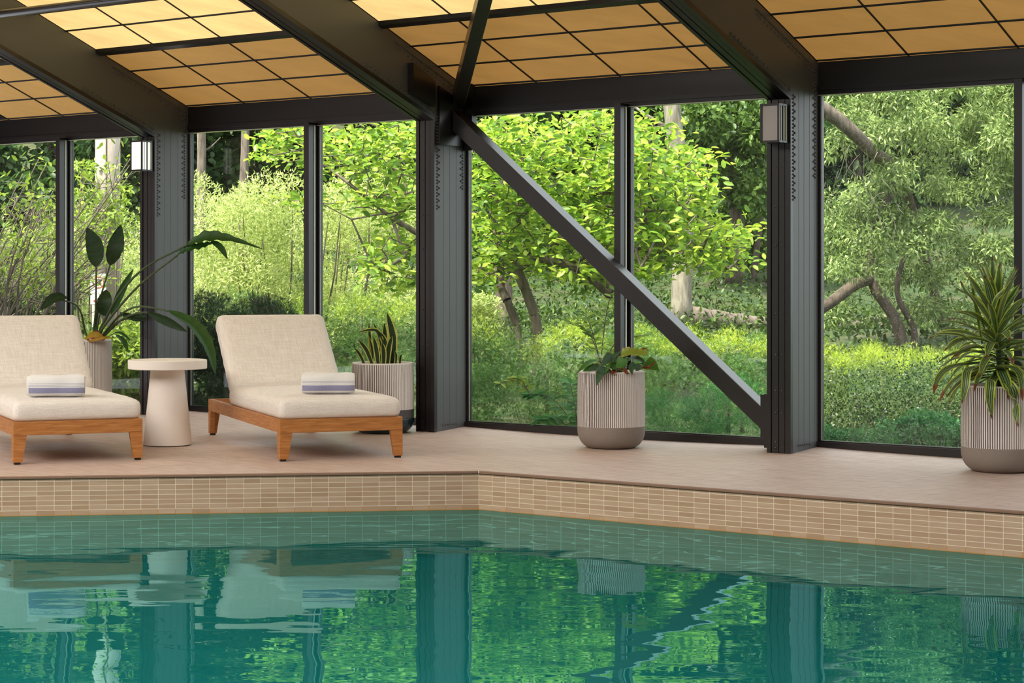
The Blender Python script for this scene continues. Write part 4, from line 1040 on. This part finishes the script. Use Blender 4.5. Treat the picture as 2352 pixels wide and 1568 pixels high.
a3 = add_branch([len(sk)-4, Pm(1330, 520, 18.6), Pm(1390, 440, 18.7), Pm(1440, 360, 18.8)])
a4 = add_branch([len(sk)-4, Pm(1400, 560, 18.6), Pm(1500, 580, 18.5), Pm(1590, 560, 18.5), Pm(1690, 560, 18.5)])
a5 = add_branch([5, Pm(1080, 630, 18.6), Pm(1000, 560, 18.6), Pm(900, 500, 18.7), Pm(800, 420, 18.7), Pm(720, 360, 18.8), Pm(620, 330, 18.8)])
a6 = add_branch([len(sk)-4, Pm(930, 590, 18.6), Pm(880, 620, 18.5)])
a7 = add_branch([len(sk)-8, Pm(930, 380, 19), Pm(900, 300, 19.1)])
a8 = add_branch([a3-2, Pm(1450, 480, 18.7), Pm(1560, 440, 18.8), Pm(1620, 380, 18.9)])
order = np.argsort([min(np.linalg.norm(t-s) for s in sk) for t in twig])
main = len(sk)
for i in order:
    t = twig[i]; A_s = np.array(sk); d = np.linalg.norm(A_s-t, axis=1)+.25*(A_s[:, 2] > t[2]+.05); j = int(d.argmin())
    mid = (A_s[j]+t)/2+R.normal(size=3)*.05+np.array([0, 0, .03]); sk.append(mid); par.append(j); sk.append(t); par.append(len(sk)-2)
w_ = np.zeros(len(sk)); ch = [0]*len(sk)
for i in range(len(sk)-1, 0, -1):
    if ch[i] == 0: w_[i] = 1
    w_[par[i]] += w_[i]; ch[par[i]] += 1
rad = .0052*np.power(np.maximum(w_, 1), .42)
def tubes_from_tree(name, sel, mat, parent, sides):
    m = MB()
    for i in sel:
        j = par[i]; m.tube([Vector(sk[j]), Vector(sk[i])], [rad[i]*1.15 if j else rad[i], rad[i]], sides, cap=False)
    return m.build(name, mat, parent, smooth=True)
tubes_from_tree('trunk', range(1, main), M['bark'], mg, 10)
tubes_from_tree('branches', range(main, len(sk)), M['bark'], mg, 5)
# leaves: whorls at twig ends
per = 21; c = np.repeat(twig, per, 0); n = len(c)
dd = unit(R.normal(size=(n, 3))*[1, 1, .45]+[0, 0, -.05]); cen = c+R.normal(size=(n, 3))*[.10, .10, .055]
nm = unit(R.normal(size=(n, 3))*.5+[0, -.15, 1])
leaf_mesh('foliage', cen, dd, nm, R.uniform(.070, .118, n), R.uniform(.038, .056, n), M['l_mag'], mg, 'oval', fold=.35)
tag(mg, 'bright yellow green magnolia with crooked grey trunks behind the diagonal brace', 'tree')

# ---------------- yellow green thicket (behind bays left of the middle column)
def thicket(label, bl, n, mat, ln, wd, kind, stems=24, name='thicket_shrub', cat='shrub', group=None, shell=.55, droop=.1):
    bl = np.array(bl); c = bl[:, :3].mean(0); z0 = float(groundz(c[0], c[1])); off = np.array([c[0], c[1], z0]); bl = bl.copy(); bl[:, :3] -= off
    root = empty(name, tuple(off)); foliage('foliage', bl, n, ln, wd, mat, root, kind, shell=shell, droop=droop)
    m = MB()
    for i in range(stems):
        b = bl[R.integers(len(bl))]; s = Vector((b[0]*.6+R.normal()*.1, b[1]*.6, -.05)); e = Vector(b[:3]); m.tube([s, s.lerp(e, .5)+Vector((R.normal()*.05, 0, 0)), e], [.014, .010, .004], 5)
    m.build('stems', M['bark'], root, smooth=True); return tag(root, label, cat, group)
topy = lambda x: 415+22*sin(x/37.)+14*sin(x/13.+1)
thicket('bright yellow green feathery thicket filling the bay behind the white lounge', px_blobs(150, 430, 960, 400, 780, 21.5, 24.5, .16, .34, lambda x, y: y > topy(x)+20), 60000, M['l_bright'], .062, .017, 'blade', 40, droop=-.15)
thicket('yellow green thicket behind the bare stems at the far left', px_blobs(80, -60, 350, 480, 800, 24, 26.5, .18, .36), 24000, M['l_bright'], .065, .020, 'blade', 24, droop=-.1)
thicket('dusky yellow green bush low behind the magnolia beside the middle column', px_blobs(16, 1075, 1130, 690, 800, 20.5, 21.5, .12, .2), 3000, M['l_bright'], .07, .022, 'blade', 6)

# ---------------- bare stemmed shrub at the far left
sh = empty('arching_shrub', tuple(at(10, 900, 18.0))); so = sh.location
m = MB(); tips = []
for i in range(46):
    bx = R.uniform(-120, 60); tx = bx+R.uniform(60, 330); ty = R.uniform(345, 640); Yb = R.uniform(17.6, 18.6)
    if tx > 330: tx = 330-R.uniform(0, 60)
    p0 = at(bx, R.uniform(860, 960), Yb); p3 = at(tx, ty, Yb+R.uniform(-.4, .4)); mid = p0.lerp(p3, .5)+Vector((-.10, 0, .12))
    pts = smooth_path([p0-so, mid-so, p3-so], 8); m.tube(pts, np.linspace(R.uniform(.009, .018), .004, 9), 5); tips.append((pts[-1], 1))
    for k in (4, 5, 6, 7):
        for _ in range(2):
            e = pts[k]+Vector((R.normal()*.22+.06, R.normal()*.12, abs(R.normal())*.18)); m.tube([pts[k], e], [.004, .002], 4, cap=False); tips.append((e, .6))
m.build('stems', mk_bark('grey_brown_stem', (.09, .07, .055, 1), (.26, .21, .17, 1), 30), sh, smooth=True)
tp = np.array([list(p) for p, _ in tips]); keep = tp[:, 2]+so.z > .95; tp = tp[keep]
c = np.repeat(tp, 4, 0); n = len(c); leaf_mesh('foliage', c+R.normal(size=(n, 3))*.085, R.normal(size=(n, 3))+[0, 0, -.2], unit(R.normal(size=(n, 3))*.6+[0, 0, 1]), R.uniform(.045, .085, n), R.uniform(.02, .036, n), M['l_shrub'], sh, 'oval')
tag(sh, 'arching shrub of bare brown stems with small yellow green leaves at the far left', 'shrub')
thicket('leafy yellow green shrub in front of the top of the utility pole', px_blobs(26, 178, 300, 375, 540, 19.2, 20, .07, .15), 1100, M['l_shrub'], .058, .025, 'oval', 10)
thicket('low green shrub with small pinkish seed heads behind the tall planter', px_blobs(34, 150, 330, 770, 930, 17.5, 18.4, .09, .18), 4200, M['l_shrub'], .075, .030, 'oval', 8)
thicket('low dark green shrub seen between the left lounge and the mullion', px_blobs(24, -60, 150, 640, 760, 20, 21, .12, .22), 4200, M['l_forest2'], .07, .03, 'oval', 6)

# ---------------- utility pole and its sign
pl = empty('utility_pole', tuple(at(247, 860, 19.8))); o_ = pl.location
m = MB(); m.tube([Vector((0, 0, -.3)), Vector((0, 0, 1.6)), Vector((.01, 0, 4.2))], [.132, .127, .118], 24); m.build('post', M['pole'], pl, smooth=True)
m = MB(); m.tube([Vector((.012, -.131, -.3)), Vector((.012, -.126, 1.6)), Vector((.015, -.122, 4.2))], .006, 6); m.build('ground_wire', M['barkd'], pl)
m = MB(); m.box(-.128, -.075, -.140, -.118, -.2, .95); m.build('cable_guard', M['white'], pl, bevel=.004)
tag(pl, 'weathered wooden utility pole outside the leftmost windows', 'utility pole')
sg = empty('street_sign', tuple(at(226, 664, 19.55))); red = simple('sign_red', (.62, .10, .05, 1), .5, .02); wht = simple('sign_white', (.86, .84, .82, 1), .4, .02)
def rrect(m, w, h, r, y0, y1):
    pts = []
    for cx_, cz_, a0 in ((w/2-r, h/2-r, 0), (-w/2+r, h/2-r, pi/2), (-w/2+r, -h/2+r, pi), (w/2-r, -h/2+r, 1.5*pi)):
        for t in range(5): a = a0+t*pi/8; pts.append((cx_+r*cos(a), cz_+r*sin(a)))
    k = len(m.v); n_ = len(pts); m.v += [(x, y0, z) for x, z in pts]+[(x, y1, z) for x, z in pts]; m.face(range(k, k+n_)); m.face(range(k+n_, k+2*n_))
    for i in range(n_): j = (i+1) % n_; m.face((k+i, k+j, k+n_+j, k+n_+i))
m = MB(); rrect(m, .158, .312, .014, -.004, 0); m.build('sign_plate', wht, sg)
m = MB()
def ann(cx_, cz_, r0, r1, a0=0, a1=2*pi, n_=32):
    for i in range(n_):
        p, q = a0+(a1-a0)*i/n_, a0+(a1-a0)*(i+1)/n_
        m.quad((cx_+r0*cos(p), -.0055, cz_+r0*sin(p)), (cx_+r1*cos(p), -.0055, cz_+r1*sin(p)), (cx_+r1*cos(q), -.0055, cz_+r1*sin(q)), (cx_+r0*cos(q), -.0055, cz_+r0*sin(q)))
ann(0, .067, .050, .060); 
s_ = .7071
m.quad((-.052*s_-.003, -.0056, .067+.052*s_-.003), (-.052*s_+.003, -.0056, .067+.052*s_+.003), (.052*s_+.003, -.0056, .067-.052*s_+.003), (.052*s_-.003, -.0056, .067-.052*s_-.003))
m.quad((-.035, -.0055, -.112), (.035, -.0055, -.112), (.035, -.0055, -.122), (-.035, -.0055, -.122)); 
k = len(m.v); m.v += [(-.055, -.0055, -.117), (-.033, -.0055, -.103), (-.033, -.0055, -.131)]; m.face((k, k+1, k+2))
m.build('red_ring_and_arrow', red, sg)
m = MB(); m.quad((-.022, -.0052, .035), (-.011, -.0052, .035), (-.011, -.0052, .10), (-.022, -.0052, .10)); ann(-.008, .083, .010, .020, -pi/2, pi/2, 10); m.build('letter', M['black'], sg)
tag(sg, 'white parking restriction sign with red crossed ring on the utility pole', 'street sign')

# ---------------- yew hedges along the glass
def hedge(label, x0, x1, topf, Y0, Y1, n, mat=None, ln=.046, wd=.024, tips=0, kind='spray', bottom=1050, name='yew_hedge', r=(.10, .22), shell=.5):
    bl = []
    while len(bl) < 150*(x1-x0)/600:
        x = R.uniform(x0, x1); Y = R.uniform(Y0, Y1); y = R.uniform(topf(x)+15, bottom); bl.append((*at(x, y, Y), *(lambda q: (q, q, q*.8))(R.uniform(*r))))
    bl = np.array(bl); c = bl[:, :3].mean(0); off = np.array([c[0], c[1], -.12]); bb = bl.copy(); bb[:, :3] -= off
    root = empty(name, tuple(off)); foliage('foliage', bb, n, ln, wd, mat or M['l_yew'], root, kind, droop=-.25, shell=shell)
    if tips:
        top = []
        while len(top) < tips//60:
            x = R.uniform(x0, x1); Y = R.uniform(Y0, Y1); top.append((*(np.array(at(x, topf(x)+R.uniform(4, 34), Y))-off), .07, .07, .09))
        foliage('lit_tips', np.array(top), tips, ln, wd, M['l_yewtip'], root, kind, droop=-.7, shell=.9)  # sunlit crown of the hedge painted with yellower leaves
    m = MB()
    for i in range(6):
        b = bb[R.integers(len(bb))]; b = (b[0], b[1]+.45, b[2]); m.tube([Vector((b[0], b[1], 0)), Vector((b[0]*.98, b[1], b[2]*.6)), Vector(b[:3])], [.02, .014, .006], 5)
    m.build('stems', M['barkd'], root, smooth=True)
    return tag(root, label, 'hedge', 'hedges along the windows')
hedge('dark yew right of the left column, behind the back of the lounge', 458, 640, lambda x: 690+25*sin(x/20.), 15.15, 15.8, 38000, M['l_dark'], ln=.055, wd=.034, tips=0)
hedge('bluish green yew shrub rising behind the left shoulder of the lounge', 480, 700, lambda x: 668+abs(x-570)*.45, 16.8, 17.6, 11000, M['l_yew'], bottom=860)
hedge('yew hedge behind the snake plant', 640, 985, lambda x: 690+12*sin(x/23.), 15.4, 17.2, 30000, tips=2600)
hedge('yew hedge behind the left half of the braced bay', 1060, 1440, lambda x: 765+18*sin(x/31.)-20*(x < 1110), 14.2, 16.4, 38000, tips=2400)
hedge('sunlit yew hedge at the foot of the diagonal brace', 1420, 1800, lambda x: 768+9*sin(x/17.), 14.6, 17.2, 38000, tips=4500)
hedge('clipped hedge with yellow green tips right of the unlit lamp column', 1860, 2420, lambda x: 800+.03*(x-1880)+9*sin(x/19.), 15.2, 17.4, 40000, M['l_olive'], tips=11000)
hedge('rounded small leaved dark bushes in front of the clipped hedge', 1900, 2420, lambda x: 860+28*sin(x/43.), 13.9, 14.8, 30000, M['l_box'], .026, .014, kind='blade', name='boxwood_bush', r=(.17, .30), shell=.2)
hedge('low emerald ground shrubs at the foot of the right window', 1850, 2420, lambda x: 965+24*cos(x/52.), 12.3, 13.1, 17000, M['l_emer'], 0.034, .018, kind='blade', bottom=1060, name='ground_shrub', r=(.05, .10))
hedge('fresh green low growth at the foot of the braced bay right of the planter', 1480, 1770, lambda x: 890+30*sin(x/40.), 13.4, 14.1, 8000, M['l_emer'], .055, .028, bottom=1040, name='ground_shrub', r=(.05, .11))

# ---------------- big grey green tree on the right
bt = empty('grey_green_tree', tuple(at(2080, 830, 22.0))); bo = np.array(bt.location)
bl = np.array(px_blobs(190, 1870, 2420, 120, 640, 21.0, 23.5, .12, .27, lambda x, y: not (x < 1990 and y < 420 and y > 210+.9*(x-1870)-40 and R.random() < .8)) + px_blobs(14, 1900, 2300, 620, 740, 22, 23, .10, .2)); bl[:, :3] -= bo
foliage('crown', bl, 46000, .078, .024, M['l_willow'], bt, 'blade', droop=.55, shell=.6)
m = MB(); Pb = lambda x, y, Y: at(x, y, Y)-bt.location
m.tube(smooth_path([Pb(2080, 850, 22), Pb(2060, 740, 22), Pb(2000, 640, 22), Pb(2010, 520, 22.2), Pb(2060, 420, 22.3)], 14), np.linspace(.075, .04, 15), 10)
m.tube(smooth_path([Pb(2090, 860, 22.1), Pb(2100, 760, 22), Pb(2060, 660, 22), Pb(2110, 500, 22.2)], 14), np.linspace(.05, .02, 15), 8)
m.tube(smooth_path([Pb(2000, 640, 22), Pb(1960, 655, 21.9), Pb(1900, 700, 21.7), Pb(1840, 730, 21.6)], 10), np.linspace(.07, .06, 11), 10)
m.build('trunk', M['barkd'], bt, smooth=True)
m = MB(); rs = random.Random(3)
for i in range(16):
    x, y = rs.uniform(1890, 2040), rs.uniform(310, 460); a = Pb(x, y, 20.9); q = rs.uniform(-.22, .22)
    m.tube(smooth_path([a, a+Vector((q*.5, 0, -rs.uniform(.03, .12))), a+Vector((q, .05, -rs.uniform(.18, .3))), a+Vector((q*1.1+rs.uniform(-.08, .08), 0, -rs.uniform(.34, .5)))], 9), np.linspace(.0045, .0015, 10), 4)
m.build('bare_twigs', M['barkl'], bt)
tag(bt, 'large grey green leafy tree filling the bay right of the unlit lamp column', 'tree')
lb_ = empty('leaning_trunk', tuple(at(1990, 330, 20.8))); m = MB(); Pl = lambda x, y, Y: at(x, y, Y)-lb_.location
m.tube(smooth_path([Pl(1700, 100, 20.3), Pl(1860, 228, 20.6), Pl(1930, 278, 20.7), Pl(1990, 335, 21.0), Pl(2080, 440, 23.2), Pl(2180, 800, 25.5)], 20), np.linspace(.085, .06, 21), 12); m.build('trunk', M['bark'], lb_, smooth=True)
tag(lb_, 'bare leaning brown trunk crossing the top left of the right bay', 'tree')

# ---------------- saplings and weeds close to the glass
def sprig(label, stems, Y, leafl, leafw, mat, name, per=7, rad_=.004, seedv=1, pin=False):
    rr = np.random.default_rng(seedv); base = at(*stems[0][0], Y); root = empty(name, tuple(base)); m = MB(); C_, D_, N_ = [], [], []
    for st in stems:
        pts = smooth_path([at(x, y, Y+rr.uniform(-.05, .05))-base for x, y in st], 12); m.tube(pts, np.linspace(rad_, rad_*.5, 13), 5)
        for k in range(3, 13):
            for s_ in (-1, 1) if k < 12 else (0, 1, -1):
                t = (pts[k]-pts[k-1]).normalized(); d = t*(.5 if s_ else 1)+Vector((s_*.9, rr.normal()*.35, rr.normal()*.25-.15))
                if pin:
                    for q in range(per):
                        a = pts[k]+d.normalized()*(leafl*.55*q); 
                        for z_ in (-1, 1): C_.append(list(a)); D_.append([d.x*.6+rr.normal()*.15, rr.normal()*.3, z_*.55-.25]); N_.append([rr.normal()*.3, -.9, .5])
                else: C_.append(list(pts[k])); D_.append(list(d)); N_.append([rr.normal()*.3, -.55, .8])
    m.build('stem', M['bark'], root, smooth=True); n = len(C_)
    leaf_mesh('foliage', np.array(C_), np.array(D_), np.array(N_), leafl*rr.uniform(.7, 1.15, n), leafw*rr.uniform(.8, 1.1, n), mat, root, 'oval', .3)
    return tag(root, label, 'sapling')
sprig('bright green sapling with pointed leaflets rising behind the centre planter', [[(1395, 900), (1375, 820), (1350, 760), (1310, 740)], [(1380, 830), (1390, 740), (1400, 690), (1420, 660)], [(1378, 825), (1360, 760), (1345, 720)], [(1385, 840), (1420, 780), (1475, 770)], [(1392, 870), (1410, 820), (1440, 800)]], 13.4, .075, .026, M['l_mag'], 'sumac_sapling', seedv=3)
sprig('broad leaved weed seen left of the centre planter through the glass', [[(1330, 1010), (1300, 950), (1260, 910), (1215, 905)], [(1330, 1010), (1320, 930), (1310, 880)], [(1330, 1010), (1280, 960), (1245, 965)], [(1330, 1010), (1335, 950), (1345, 900)]], 12.95, .085, .042, M['l_emer'], 'garden_weed', seedv=5)
sprig('thin sprig of yellow green leaves low in the left of the braced bay', [[(1230, 920), (1190, 875), (1150, 880)], [(1215, 900), (1195, 870), (1180, 868)]], 13.3, .055, .026, M['l_mag'], 'garden_weed', seedv=8)
